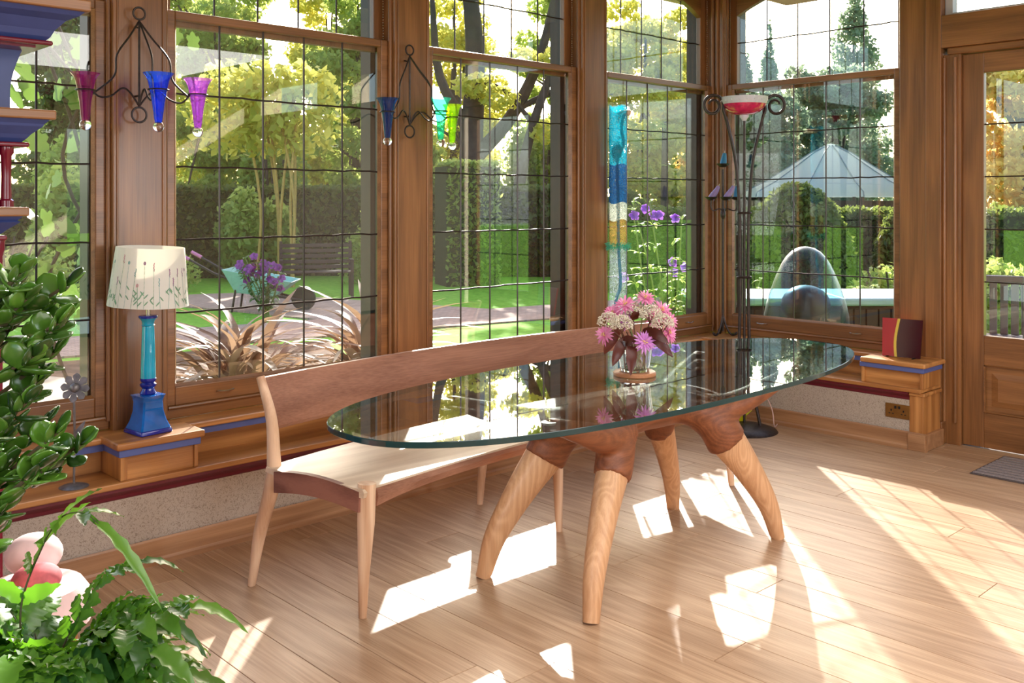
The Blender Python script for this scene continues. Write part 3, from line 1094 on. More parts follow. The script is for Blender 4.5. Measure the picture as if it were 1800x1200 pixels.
# ------------------------------------------------------------------ zinc flower on the shelf
zf = thing('metal_flower', 'grey zinc flower ornament on a round foot on the low shelf', 'ornament', (1.37, 3.96, .37))
zc = Vector((1.37, 3.95, .3705))
MB().lathe([(.001, .012), (.012, .012), (.045, .006), (.056, .001), (.056, 0), (.001, 0)], zc, 28).obj('foot', 'grey_metal', zf, smooth=True)
MB().tube([zc + Vector((0, 0, .008)), zc + Vector((.003, .0, .2)), zc + Vector((.0, 0, .372))], .0048, 8).obj('stem', 'grey_metal', zf, smooth=True)
fc = zc + Vector((0, -.012, .392))
axf = (Vector((0, 0, 0)) - F_ + Vector((0, 0, .25))).normalized()
u = axf.orthogonal().normalized(); w2 = axf.cross(u)
for k in range(8):
    a = 2 * PI * k / 8
    dr = u * math.cos(a) + w2 * math.sin(a)
    sd = axf.cross(dr)
    m = MB()
    top = [fc + dr * .012 - sd * .006, fc + dr * .012 + sd * .006, fc + dr * .045 + sd * .0155, fc + dr * .054 + sd * .008, fc + dr * .058, fc + dr * .054 - sd * .008, fc + dr * .045 - sd * .0155]
    m.rings([[p + axf * .0015 for p in top], [p - axf * .0015 for p in top]])
    m.obj('petal', 'grey_metal', zf)
MB().sphere(fc + axf * .003, .019, 14, 8).obj('flower_centre', 'grey_metal', zf, smooth=True)
m = MB()
leaf_blade(m, zc + Vector((0, 0, .17)), zc + R_ * .045 + Vector((0, 0, .26)), .012, 0, -F_)
m.obj('leaf', 'grey_metal', zf, smooth='all')

# ------------------------------------------------------------------ wall sconces with cone vases
def colour_glass(name, c, refl=.05):
    """tinted hand blown glass: clear transmission with a little cloudy body colour"""
    m = thin_glass(name, c, refl, 1.2)
    n, l = m.node_tree.nodes, m.node_tree.links
    out_ = n['Material Output']
    top = out_.inputs[0].links[0].from_node
    t = n.new('ShaderNodeBsdfTranslucent')
    df = n.new('ShaderNodeBsdfDiffuse')
    body = tuple(x ** 1.6 for x in c[:3]) + (1,)
    t.inputs[0].default_value = body
    df.inputs[0].default_value = body
    m1, m2 = n.new('ShaderNodeMixShader'), n.new('ShaderNodeMixShader')
    m1.inputs[0].default_value, m2.inputs[0].default_value = .6, .24
    l.new(df.outputs[0], m1.inputs[1]); l.new(t.outputs[0], m1.inputs[2])
    l.new(top.outputs[0], m2.inputs[1]); l.new(m1.outputs[0], m2.inputs[2])
    l.new(m2.outputs[0], out_.inputs[0])
    return m


M['g_magenta'] = colour_glass('magenta_glass', lin(214, 110, 184))
M['g_blue'] = colour_glass('cobalt_glass', lin(84, 130, 240))
M['g_purple'] = colour_glass('violet_glass', lin(216, 150, 240))
M['g_navy'] = colour_glass('deep_blue_glass', lin(90, 140, 210))
M['g_teal'] = colour_glass('teal_glass', lin(110, 226, 200))
M['g_lime'] = colour_glass('lime_glass', lin(200, 236, 70))


def ball_mat():
    m, nt, n, l, b = new_mat('clear_ball_glass')
    n.remove(b)
    g = n.new('ShaderNodeBsdfGlass')
    g.inputs['IOR'].default_value = 1.45
    g.inputs['Color'].default_value = (.97, .97, .97, 1)
    l.new(g.outputs[0], n['Material Output'].inputs[0])
    return m


M['ball'] = ball_mat()
MB().lathe([(.001, .002), (.0585, .002), (.0605, .012), (.001, .012)], BASE_GLASS[0], 32).obj('glass_foot', 'ball', BASE_GLASS[1], smooth=True)


def scroll_arm(m, hub, ringc, r=.0042):
    """an S-shaped wire from the hub out to the vase ring"""
    d = Vector(ringc) - Vector(hub)
    dh = Vector((d.x, d.y, 0))
    z0, z1 = hub[2], ringc[2]
    e = dh.length - .03
    u = dh.normalized()
    p = [Vector(hub), Vector(hub) + u * e * .18 + Vector((0, 0, .05)), Vector(hub) + u * e * .36 + Vector((0, 0, .068)), Vector(hub) + u * e * .6 + Vector((0, 0, .03)), Vector(hub) + u * e * .82 + Vector((0, 0, .02)), Vector(hub) + u * e + Vector((0, 0, z1 - z0))]
    m.tube(catmull(p, 6), r, 7)


def sconce(cx, spec, label, vlabels, grp):
    s = thing('wall_sconce', label, 'sconce', (cx, 4.14, 1.86), group='iron wall sconces with glass cone vases')
    yb = 4.095
    hub = Vector((cx, yb, 1.905))
    top = Vector((cx, yb, 2.27))
    for zc_, rr in ((2.302, .026), (1.868, .032)):
        pts = [(cx + rr * math.cos(2 * PI * k / 24), yb, zc_ + rr * math.sin(2 * PI * k / 24)) for k in range(25)]
        MB().tube(pts, .0045, 7).obj('ring', 'iron', s, smooth=True)
    MB().tube([hub, top], .005, 8).tube([(cx, yb, 2.24), (cx, 4.14, 2.25)], .004, 6).tube([(cx, yb, 1.95), (cx, 4.14, 1.95)], .004, 6).obj('back_rod', 'iron', s, smooth=True)
    for k, (pos, zr, zbm, rad, mk) in enumerate(spec):
        rc = Vector((pos[0], pos[1], zr - .055))
        m = MB()
        scroll_arm(m, hub, rc)
        pts = [rc + Vector((rad * .64 * math.cos(2 * PI * q / 20), rad * .64 * math.sin(2 * PI * q / 20), 0)) for q in range(21)]
        m.tube(pts, .0032, 6)
        d = rc - hub
        dh = Vector((d.x, d.y, 0)); e = max(dh.length - .03, .02); u = dh.normalized()
        m.tube(catmull([top, Vector((cx, yb, 2.2)) + u * .05, Vector((cx, yb, 2.11)) + u * min(.12, e * .8), Vector((cx, yb, 2.02)) + u * min(.135, e * .85), rc - u * rad * .64 - Vector((0, 0, .012))], 6), .0042, 7)
        m.obj('arm', 'iron', s, smooth=True)
        H = zr - zbm
        v = thing('cone_vase', vlabels[k], 'vase', (pos[0], pos[1], zbm - .02), group=grp)
        R0 = rad
        prof = [(.013, 0), (.017, .02), (R0 * .40, H * .40), (R0 * .56, H * .68), (R0 * .67, H * .84), (R0 * .80, H * .93), (R0 * 1.0, H)]
        MB().lathe(prof, (pos[0], pos[1], zbm + .014), 28).obj('cone', mk, v, smooth=True, fix=False)
        MB().sphere((pos[0], pos[1], zbm), .0225, 18, 12).obj('glass_ball', 'ball', v, smooth='all')
    return s


sconce(1.69, [((1.428, 3.99), 2.0, 1.805, .056, 'g_magenta'), ((1.703, 3.93), 2.018, 1.808, .063, 'g_blue'), ((1.91, 4.0), 2.018, 1.8, .062, 'g_purple')],
       'iron wall sconce on the post above the blue lamp', ['magenta glass cone vase on the sconce above the blue lamp', 'cobalt blue glass cone vase at the front of the sconce above the lamp', 'pale violet glass cone vase on the sconce above the blue lamp'], 'glass cone vases of the sconce above the lamp')
sconce(3.145, [((2.908, 3.97), 2.005, 1.801, .058, 'g_navy'), ((3.24, 3.95), 2.028, 1.806, .056, 'g_teal'), ((3.378, 4.02), 2.008, 1.797, .055, 'g_lime')],
       'iron wall sconce on the second post over the bench', ['deep blue glass cone vase on the sconce over the bench', 'teal glass cone vase on the sconce over the bench', 'lime green glass cone vase on the sconce over the bench'], 'glass cone vases of the sconce over the bench')

# ------------------------------------------------------------------ hanging net of knitted wire
def net_mat(name, c, dens, sc=130):
    m, nt, n, l, b = new_mat(name)
    b.inputs['Base Color'].default_value = c
    b.inputs['Roughness'].default_value = .45
    tc = n.new('ShaderNodeTexCoord')
    vo = n.new('ShaderNodeTexVoronoi')
    vo.feature = 'DISTANCE_TO_EDGE'
    vo.inputs['Scale'].default_value = sc
    l.new(tc.outputs['Object'], vo.inputs['Vector'])
    f = math_node(n, l, 'LESS_THAN', vo.outputs['Distance'], dens)
    t = n.new('ShaderNodeBsdfTransparent')
    tr = n.new('ShaderNodeBsdfTranslucent')
    tr.inputs[0].default_value = c
    m1 = n.new('ShaderNodeMixShader')
    m1.inputs[0].default_value = .45
    l.new(b.outputs[0], m1.inputs[1]); l.new(tr.outputs[0], m1.inputs[2])
    ms = n.new('ShaderNodeMixShader')
    l.new(f, ms.inputs[0])
    l.new(t.outputs[0], ms.inputs[1]); l.new(m1.outputs[0], ms.inputs[2])
    l.new(ms.outputs[0], n['Material Output'].inputs[0])
    return m


HC = Vector((4.822, 4.065, 0))
net = thing('hanging_net', 'tube of turquoise, navy, cream and ochre knitted wire hung on the third post', 'wall hanging', HC + Vector((0, 0, .73)))
bands = [('turquoise_band', lin(20, 176, 206), .17, 1.735, 2.115, 'turquoise open knit'), ('navy_band', lin(24, 92, 150), .2, 1.485, 1.735, 'navy blue close knit'), ('cream_band', lin(206, 214, 200), .14, 1.372, 1.485, 'cream looped knit'), ('ochre_band', lin(176, 140, 70), .075, 1.205, 1.372, 'ochre open knit'), ('clear_band', lin(176, 190, 200), .04, .74, 1.195, 'sheer silvery knit')]
for nm, c, dens, z0, z1, lb in bands:
    M[nm] = net_mat('net_' + nm, c, dens)
    m = MB()
    N = max(4, int((z1 - z0) / .02))
    rings = []
    for i in range(N + 1):
        z = z0 + (z1 - z0) * i / N
        k = 1 + .02 * math.sin(z * 21) + (.04 if nm == 'cream_band' else 0)
        rings.append([(HC.x + .076 * k * math.cos(2 * PI * j / 24), HC.y + .04 * k * math.sin(2 * PI * j / 24), z + .008 * math.sin(3 * 2 * PI * j / 24)) for j in range(24)])
    m.rings(rings, caps=False)
    tag(m.obj(nm, nm, net, smooth=True, fix=False), lb)
m = MB()
for q in range(150):
    a = random.uniform(0, 2 * PI)
    p = HC + Vector((.074 * math.cos(a), .04 * math.sin(a), 1.2 + random.uniform(-.012, .012)))
    o2 = Vector((math.cos(a), math.sin(a), 0)) * random.uniform(.01, .034) + Vector((0, 0, random.uniform(-.022, .03)))
    m.tube([p, p + o2 * .5 + Vector((0, 0, .004)), p + o2], .0022, 4)
M['fringe'] = plain('green_fringe', lin(84, 190, 160), .6)
tag(m.obj('fringe', 'fringe', net), 'sea green fringe', kind='stuff')
M['cord'] = plain('teal_cord', lin(16, 130, 160), .5)
m = MB()
pts = [(HC.x + .06, HC.y, 2.06), (HC.x + .02, HC.y - .01, 1.97), (HC.x + .03, HC.y - .02, 1.87), (HC.x - .01, HC.y, 1.75), (HC.x, HC.y, 1.5), (HC.x + .004, HC.y, 1.2), (HC.x + .012, HC.y - .01, .96), (HC.x - .03, HC.y - .01, .86), (HC.x - .04, HC.y, .72)]
m.tube(catmull(pts, 6), .011, 8)
m.sphere((HC.x - .02, HC.y - .005, 1.82), .036, 12, 8, sz=1.6)
m.obj('inner_cord', 'cord', net, smooth=True)
M['peg'] = plain('pale_peg', lin(214, 176, 150), .5)
MB().tube([(HC.x + .075, HC.y - .035, 2.075), (HC.x + .07, 4.14, 2.075)], .02, 12).obj('hanging_peg', 'peg', net, smooth=True, bevel=.003)

# ------------------------------------------------------------------ iron floor lamp
FC = Vector((5.436, 3.51, 0))
fl_ = thing('floor_lamp', 'scrolled iron floor lamp with a pink and white glass bowl in the corner', 'lamp', FC)
MB().lathe([(.001, .05), (.05, .048), (.15, .03), (.205, .012), (.215, 0), (.001, 0)], FC, 40).obj('base', 'iron', fl_, smooth=True)
MB().tube([FC + Vector((0, 0, .04)), FC + Vector((0, 0, 2.03))], .0085, 10).obj('centre_rod', 'iron', fl_, smooth=True)
M['bowl_pink'] = plain('pink_glass', lin(206, 40, 96), .15, coat=.5, var=.25, scale=30)
M['bowl_white'] = plain('frosted_white_glass', lin(214, 218, 232), .3, var=.06, scale=40)


def scroll_rod(sx):
    """outer rod: splays at the foot, hugs the centre, then flares out to a spiral beside the bowl"""
    p = [R_ * sx * .10 + F_ * -.02 + Vector((0, 0, .03)), R_ * sx * .045 + Vector((0, 0, .35)), R_ * sx * .028 + Vector((0, 0, .8)), R_ * sx * .026 + Vector((0, 0, 1.2)), R_ * sx * .034 + Vector((0, 0, 1.5)), R_ * sx * .06 + Vector((0, 0, 1.78)), R_ * sx * .115 + Vector((0, 0, 2.02))]
    cx, cz, R0 = .205, 2.12, .078
    for k in range(22):
        a = PI * 1.12 - 2 * PI * 1.5 * k / 21
        r = R0 * (1 - .62 * k / 21)
        p.append(R_ * sx * (cx + r * math.cos(a) * .95) + Vector((0, 0, cz + r * math.sin(a))))
    return [FC + q for q in catmull(p, 4)]


for sx in (-1, 1):
    q = scroll_rod(sx)
    MB().tube(q, [.0105] * (len(q) - 30) + [.0105 - .004 * k / 29 for k in range(30)], 9).obj('scroll_rod', 'iron', fl_, smooth=True)
for z, rr in ((1.42, .042), (1.0, .044), (.55, .052)):
    pts = [FC + R_ * rr * math.cos(2 * PI * k / 20) + F_ * rr * .5 * math.sin(2 * PI * k / 20) + Vector((0, 0, z)) for k in range(21)]
    MB().tube(pts, .008, 6).obj('tie_band', 'iron', fl_, smooth=True)
MB().lathe([(.152, 2.175), (.148, 2.15), (.138, 2.128), (.134, 2.128), (.143, 2.15), (.147, 2.175), (.152, 2.175)], FC, 36).obj('bowl_rim', 'bowl_white', fl_, smooth=True)
MB().lathe([(.139, 2.129), (.128, 2.105), (.10, 2.078), (.06, 2.062), (.025, 2.058), (.001, 2.058), (.001, 2.062), (.058, 2.067), (.1, 2.086), (.135, 2.129)], FC, 36).obj('bowl', 'bowl_pink', fl_, smooth=True)
for k in range(18):
    a = 2 * PI * k / 18
    MB().sphere(FC + Vector((.147 * math.cos(a), .147 * math.sin(a), 2.152)), .0055, 8, 5).obj('rim_boss', 'bowl_white', fl_, smooth='all')
MB().lathe([(.012, 2.02), (.02, 2.035), (.028, 2.045), (.028, 2.058), (.001, 2.06)], FC, 20).obj('bowl_cap', 'bowl_white', fl_, smooth=True)

M['yellow'] = plain('yellow_enamel', lin(206, 200, 30), .3, var=.06)
yp = FC + R_ * -.03 + F_ * .10 + Vector((0, 0, .05))
yv = thing('yellow_can', 'yellow enamel can standing on the base of the iron floor lamp', 'can', yp)
MB().lathe([(.001, 0), (.062, 0), (.066, .01), (.066, .15), (.07, .155), (.07, .162), (.06, .162), (.06, .012), (.001, .01)], yp, 28).obj('can_body', 'yellow', yv, smooth=True)
m = MB().tube([yp + R_ * .066 + Vector((0, 0, .13)), yp + R_ * .1 + Vector((0, 0, .11)), yp + R_ * .1 + Vector((0, 0, .06)), yp + R_ * .066 + Vector((0, 0, .03))], .006, 8)
m.obj('handle', 'yellow', yv, smooth=True)
M['flex'] = plain('pale_flex', lin(206, 170, 160), .5)
tag(MB().tube(catmull([FC + R_ * .1 + F_ * .12 + Vector((0, 0, .16)), FC + R_ * .16 + F_ * .1 + Vector((0, 0, .2)), FC + R_ * .2 + F_ * .07 + Vector((0, 0, .12)), FC + R_ * .21 + F_ * .05 + Vector((0, 0, .015)), FC + R_ * .26 + F_ * .16 + Vector((0, 0, .004))], 6), .004, 7).obj('lamp_flex', 'flex', smooth=True), 'pale lamp flex curling behind the floor lamp base', 'cable')

# ------------------------------------------------------------------ iron candle stand on the corner ledge
SC = Vector((5.918, 4.0, .527))
cs = thing('candle_stand', 'tall iron candle stand with three leafy feet on the corner ledge', 'candle stand', SC)
MB().tube([SC + Vector((0, 0, .03)), SC + Vector((0, 0, 1.2))], .0075, 10).obj('stem', 'iron', cs, smooth=True)
m = MB()
for k in range(3):
    a = 2 * PI * k / 3 + .9
    dr = Vector((math.cos(a), math.sin(a), 0))
    m.tube(catmull([SC + Vector((0, 0, .14)), SC + dr * .025 + Vector((0, 0, .06)), SC + dr * .06 + Vector((0, 0, .008)), SC + dr * .095 + Vector((0, 0, .012)), SC + dr * .098 + Vector((0, 0, .028))], 5), .007, 8)
    leaf_blade(m, SC + dr * .06 + Vector((0, 0, .012)), SC + dr * .10 + Vector((0, 0, .012)), .016, .004)
m.obj('foot', 'iron', cs, smooth='all')
HUB = SC + Vector((0, 0, .88))
cups = [(-.088, -.01, .975, 'lav'), (.006, -.075, .975, 'lav'), (.10, .0, .975, 'blu'), (0, 0, 1.215, 'blu')]
m = MB()
for dr, df, z, k in cups[:3]:
    u = R_ * dr + F_ * df
    m.tube(catmull([HUB, HUB + u * .25 + Vector((0, 0, .035)), HUB + u * .8 + Vector((0, 0, .02)), HUB + u + Vector((0, 0, .045)), SC + u + Vector((0, 0, z))], 5), .0045, 7)
m.lathe([(.008, .84), (.018, .86), (.018, .89), (.008, .91)], SC, 14)
m.obj('branch', 'iron', cs, smooth=True)
M['lav'] = plain('lavender_wax', lin(150, 128, 176), .5, var=.06)
M['blu'] = plain('blue_wax', lin(38, 118, 160), .45, var=.06)
M['wick'] = plain('wick', lin(200, 190, 170), .8)
names = ['lavender candle leaning in the left cup of the iron stand', 'lavender candle leaning in the front cup of the iron stand', 'blue candle in the right cup of the iron stand', 'blue candle in the top cup of the iron stand']
for q, (dr, df, z, k) in enumerate(cups):
    c = SC + R_ * dr + F_ * df + Vector((0, 0, z))
    MB().lathe([(.001, .0), (.02, .002), (.034, .012), (.046, .022), (.048, .026), (.044, .026), (.02, .008), (.001, .008)], c, 22).obj('drip_cup', 'iron', cs, smooth=True)
    cd = thing('candle', names[q], 'candle', c + Vector((0, 0, .009)), group='candles on the iron stand')
    lean = R_ * (.055 if k == 'lav' else .012 if q == 3 else .0)
    b0 = c + Vector((0, 0, .010))
    P0 = [b0, b0 + lean * .3 + Vector((0, 0, .03)), b0 + lean * .75 + Vector((0, 0, .065)), b0 + lean + Vector((0, 0, .092))]
    MB().tube(P0, [.026, .023, .018, .012], 14).obj('wax', k, cd, smooth=True)
    MB().tube([P0[-1], P0[-1] + lean * .1 + Vector((0, 0, .017))], .003, 6).obj('wick', 'wick', cd, smooth=True)

# ------------------------------------------------------------------ red glass panel
gp = Vector((5.875, 2.665, .5265))


def red_mat(name, c):
    m, nt, n, l, b = new_mat(name)
    b.inputs['Base Color'].default_value = c
    b.inputs['Roughness'].default_value = .12
    b.inputs['Specular IOR Level'].default_value = .25
    return m


M['red1'] = red_mat('scarlet_fused_glass', lin(158, 6, 18))
M['red2'] = red_mat('dark_ruby_fused_glass', lin(58, 4, 14))
M['ystripe'] = red_mat('yellow_fused_glass', lin(206, 178, 60))
g = thing('glass_panel', 'red fused glass panel with a curved yellow stripe standing on the end ledge box', 'ornament', gp)
gr = Matrix.Translation(gp) @ Matrix.Rotation(math.radians(6), 4, 'Z') @ Matrix.Rotation(math.radians(8), 4, 'Y')


def gpoly(ys, name, mk, x0=-.006, x1=.006):
    """ys: list of (y_left, y_right, z)"""
    m = MB()
    m.rings([[gr @ Vector((x0, a, z)), gr @ Vector((x0, b, z)), gr @ Vector((x1, b, z)), gr @ Vector((x1, a, z))] for a, b, z in ys])
    return m.obj(name, mk, g, smooth=False)


cv = [(.028 + .012 * math.sin(z * 14 + .3), z) for z in np.linspace(.002, .238, 9)]
gpoly([(.125 - .01 * (1 - z / .238), yy + .008, z) for yy, z in cv], 'scarlet_field', 'red1')
gpoly([(yy - .008, -.120 + .006 * (1 - z / .238), z) for yy, z in cv], 'ruby_field', 'red2')
gpoly([(yy + .008, yy - .008, z) for yy, z in cv], 'yellow_stripe', 'ystripe', -.0075, .0075)
m = MB()
for a in (-.08, .08):
    m.box(gp.x - .03, gp.x + .06, gp.y + a - .004, gp.y + a + .004, gp.z, gp.z + .006)
m.obj('stand_foot', 'black', g)

# ------------------------------------------------------------------ door mat
mt = thing('door_mat', 'grey and brown striped door mat inside the garden door', 'mat', (5.75, 1.7, 0))
M['mat1'] = plain('mat_grey', lin(140, 128, 126), .95, var=.2, scale=120, bump=.6)
M['mat2'] = plain('mat_dark', lin(88, 76, 74), .95, var=.2, scale=120, bump=.6)
x0, x1, y0, y1 = 5.47, 5.985, 1.25, 2.1
MB().box(x0, x1, y0, y1, .0005, .006).obj('backing', 'mat2', mt, bevel=.002)
ns = 9
for k in range(ns):
    a = x0 + .012 + (x1 - x0 - .024) * k / ns
    b = a + (x1 - x0 - .024) / ns * .68
    MB().box(a, b, y0 + .012, y1 - .012, .006, .012).obj('stripe', 'mat1', mt, bevel=.003)

# ------------------------------------------------------------------ blue and maroon fireplace surround at the left
fp = thing('fireplace_surround', 'blue and maroon painted fireplace surround with stepped oak shelves at the left end', 'fireplace', (.4, 3.3, 0))
XB = -.25
YB = 3.72


def step_shelf(nm, z0, z1, xr, yf, wood_t, proj):
    """one cornice: blue cove with an oak top and a red bead beneath, returned round the end"""
    cove = [(0, z0), (.012, z0 + .012), (.02, z0 + (z1 - z0) * .35), (.045, z0 + (z1 - z0) * .7), (proj - .012, z1 - .012), (proj, z1)]
    rings = []
    for o_, z in cove:
        rings.append([(XB, YB, z), (XB, yf + proj - o_, z), (xr - proj + o_, yf + proj - o_, z), (xr - proj + o_, YB, z)])
    MB().rings(rings).obj('cove', 'fblue', fp)
    e = .014
    MB().box(XB, xr + e, yf - e, YB, z1, z1 + wood_t).obj('oak_shelf', 'oakX', fp, bevel=.005)
    MB().box(XB, xr - proj + .018, yf + proj - .018, YB, z0 - .014, z0).obj('red_bead', 'fred', fp, bevel=.005)
    MB().box(XB, xr - proj - .02, yf + proj + .02, YB, z0 - .02, z0 - .012).obj('soffit', 'fred', fp)


step_shelf('crown', 1.975, 2.06, 1.055, 2.95, .035, .085)
step_shelf('shelf', 1.67, 1.735, .96, 2.96, .028, .06)
step_shelf('mantel', 1.40, 1.455, .89, 2.97, .026, .05)
pl = []
for k in range(9):
    u = k / 8
    z = 1.76 + .205 * u
    pl.append((.905 + .075 * max(0, u - .35) ** 1.6, z))
MB().prism([(XB, 1.762), (.90, 1.762)] + pl + [(XB, 1.965)], 'Y', 3.14, YB).obj('upper_panel', 'fblue', fp, bevel=.004)
for px_ in (.825, .862):
    MB().lathe([(.02, 1.482), (.02, 1.50), (.0145, 1.505), (.013, 1.57), (.0145, 1.63), (.02, 1.638), (.02, 1.655)], (px_, 3.03, 0), 18).obj('column', 'fred', fp, smooth=True)
MB().box(XB, .74, 3.12, YB, 1.482, 1.66).obj('recess_panel', 'fblue', fp, bevel=.004)
for px_ in (.80, .838):
    MB().lathe([(.02, .12), (.02, .15), (.0145, .16), (.0145, 1.34), (.02, 1.36), (.02, 1.386)], (px_, 3.03, 0), 18).obj('column', 'fred', fp, smooth=True)
MB().box(XB, .80, 3.06, YB, .12, 1.385).obj('lower_panel', 'fblue', fp, bevel=.004)
MB().box(XB, .86, 2.99, YB, .0, .12).obj('plinth', 'fred', fp, bevel=.006)

# ------------------------------------------------------------------ jade plant
M['jade'] = leafy('jade_leaf', lin(34, 62, 26), lin(92, 138, 44), lin(150, 200, 50), rough=.22, tr=.22, spec=.6)
M['bark'] = plain('jade_bark', lin(86, 72, 48), .7, var=.3, scale=40, bump=.5)
M['terra'] = plain('terracotta', lin(168, 96, 66), .7, var=.15)
JC = Vector((.469, 2.486, 0))
sg = thing('plant_stool', 'low wooden plant stool behind the fern', 'stool', (JC.x, JC.y, 0))
MB().box(JC.x - .15, JC.x + .15, JC.y - .14, JC.y + .14, .37, .40).obj('seat', 'oakX', sg, bevel=.006)
for a in (-.12, .12):
    for b in (-.11, .11):
        MB().tube([(JC.x + a, JC.y + b, 0), (JC.x + a * .9, JC.y + b * .9, .37)], .018, 10).obj('leg', 'oakZ', sg, smooth=True)
jp = thing('jade_plant', 'large jade plant with thick glossy oval leaves in front of the blue fireplace surround', 'plant', JC + Vector((0, 0, .4005)))
PT = JC + Vector((0, 0, .4005))
MB().lathe([(.001, 0), (.11, 0), (.15, .2), (.165, .2), (.165, .235), (.15, .235), (.145, .2), (.14, .19), (.001, .19)], PT, 32).obj('pot', 'terra', jp, smooth=True)
MB().lathe([(.001, .195), (.138, .195), (.142, .188)], PT, 24).obj('soil', 'soil', jp)
jl = MB()
prof_w = [(0, .10), (.12, .22), (.35, .42), (.6, .5), (.8, .42), (.93, .24), (1., .04)]
rings = []
for t, w_ in prof_w:
    th = .085 * math.sin(PI * min(1, .12 + .8 * t)) + .012
    zc_ = .18 * t * t
    rings.append([(t, w_ * math.cos(2 * PI * j / 8), zc_ + th * math.sin(2 * PI * j / 8) + .10 * abs(math.cos(2 * PI * j / 8)) * w_) for j in range(8)])
jl.rings(rings)
leaf0 = jl.obj('leaf', 'jade', jp, smooth='all', local=True)
right_edge = [(1.37, .34), (1.29, .365), (1.19, .40), (1.14, .37), (1.026, .37), (.964, .43), (.907, .395), (.83, .33), (.76, .26)]


def r_lim(z):
    zs_ = [a for a, b in right_edge][::-1]
    return float(np.interp(z, zs_, [b for a, b in right_edge][::-1]))


random.seed(23)
tips = []
tries = 0
while len(tips) < 37 and tries < 9000:
    tries += 1
    z = random.uniform(.73, 1.35)
    dr = .19 + (r_lim(z) - .01 - .19) * random.random() ** .8
    df = random.uniform(-.13, .13)
    p = JC + R_ * dr + F_ * df + Vector((0, 0, z))
    if all((p - q).length > .06 for q in tips):
        tips.append(p)
jm = MB()
jm.tube(catmull([PT + Vector((0, 0, .18)), JC + Vector((0, 0, .75)), JC + R_ * -.03 + Vector((0, 0, .95)), JC + Vector((0, 0, 1.15))], 5), [.03] * 5 + [.024] * 6 + [.016] * 5, 9)
used_leaf = 0
for p in tips:
    hz = max(.62, min(1.12, p.z - .16 - .3 * random.random() * ((p - JC).to_2d().length)))
    o_ = Vector((JC.x, JC.y, hz))
    pth = catmull([o_, o_.lerp(p, .5) + Vector((0, 0, -.02)), p], 4)
    jm.tube(pth, [.008 - .004 * k / (len(pth) - 1) for k in range(len(pth))], 6)
    ax = (pth[-1] - pth[-2]).normalized() + Vector((0, 0, .35))
    ax.normalize()
    u = ax.orthogonal().normalized()
    v_ = ax.cross(u)
    for k in range(8):
        if used_leaf >= 296: break
        lev = k // 2
        a = (k % 2) * PI + lev * PI / 2 + random.uniform(-.3, .3)
        dr_ = u * math.cos(a) + v_ * math.sin(a)
        el = .05 + .42 * lev + random.uniform(-.15, .15)
        d_ = (dr_ * math.cos(el) + ax * math.sin(el)).normalized()
        pos = p - ax * (.06 - .02 * lev)
        L = random.uniform(.05, .072) * (1 - .07 * lev)
        sd = d_.cross(ax)
        if sd.length < .05: sd = d_.orthogonal()
        sd.normalize()
        nn = sd.cross(d_)
        if nn.dot(ax) < 0: nn = -nn; sd = -sd
        mt_ = Matrix((d_, sd, nn)).transposed().to_euler()
        base_pos = pos - PT
        if used_leaf == 0:
            leaf0.location, leaf0.rotation_euler, leaf0.scale = base_pos, mt_, (L, L, L)
        else:
            copy_of(leaf0, jp, base_pos, mt_, (L, L * random.uniform(.85, 1.05), L))
        used_leaf += 1
jm.obj('branches', 'bark', jp, smooth=True)

# ------------------------------------------------------------------ fern
random.seed(5)
M['fern'] = leafy('fern_leaf', lin(40, 78, 42), lin(92, 138, 48), lin(150, 225, 40), rough=.26, tr=.36, spec=.65)
M['rachis'] = plain('fern_stalk', lin(70, 66, 34), .6)
FP = Vector((.665, 2.03, 0))
fs_ = thing('fern_stand', 'small wooden stand under the fern', 'stand', FP)
MB().lathe([(.001, .30), (.16, .30), (.16, .325), (.001, .325)], FP, 28).obj('top', 'oakX', fs_)
for k in range(3):
    a = 2 * PI * k / 3
    MB().tube([FP + Vector((.14 * math.cos(a), .14 * math.sin(a), 0)), FP + Vector((.09 * math.cos(a), .09 * math.sin(a), .3))], .016, 10).obj('leg', 'oakZ', fs_, smooth=True)
fz = FP + Vector((0, 0, .3255))
fn = thing('fern', 'leafy fern with wavy blue green fronds in a pot at the lower left', 'plant', fz)
MB().lathe([(.001, 0), (.10, 0), (.14, .2), (.15, .2), (.15, .225), (.138, .225), (.132, .19), (.001, .185)], fz, 32).obj('pot', 'terra', fn, smooth=True)
MB().lathe([(.001, .205), (.09, .2), (.13, .192), (.133, .185)], fz, 24).obj('soil', 'soil', fn)


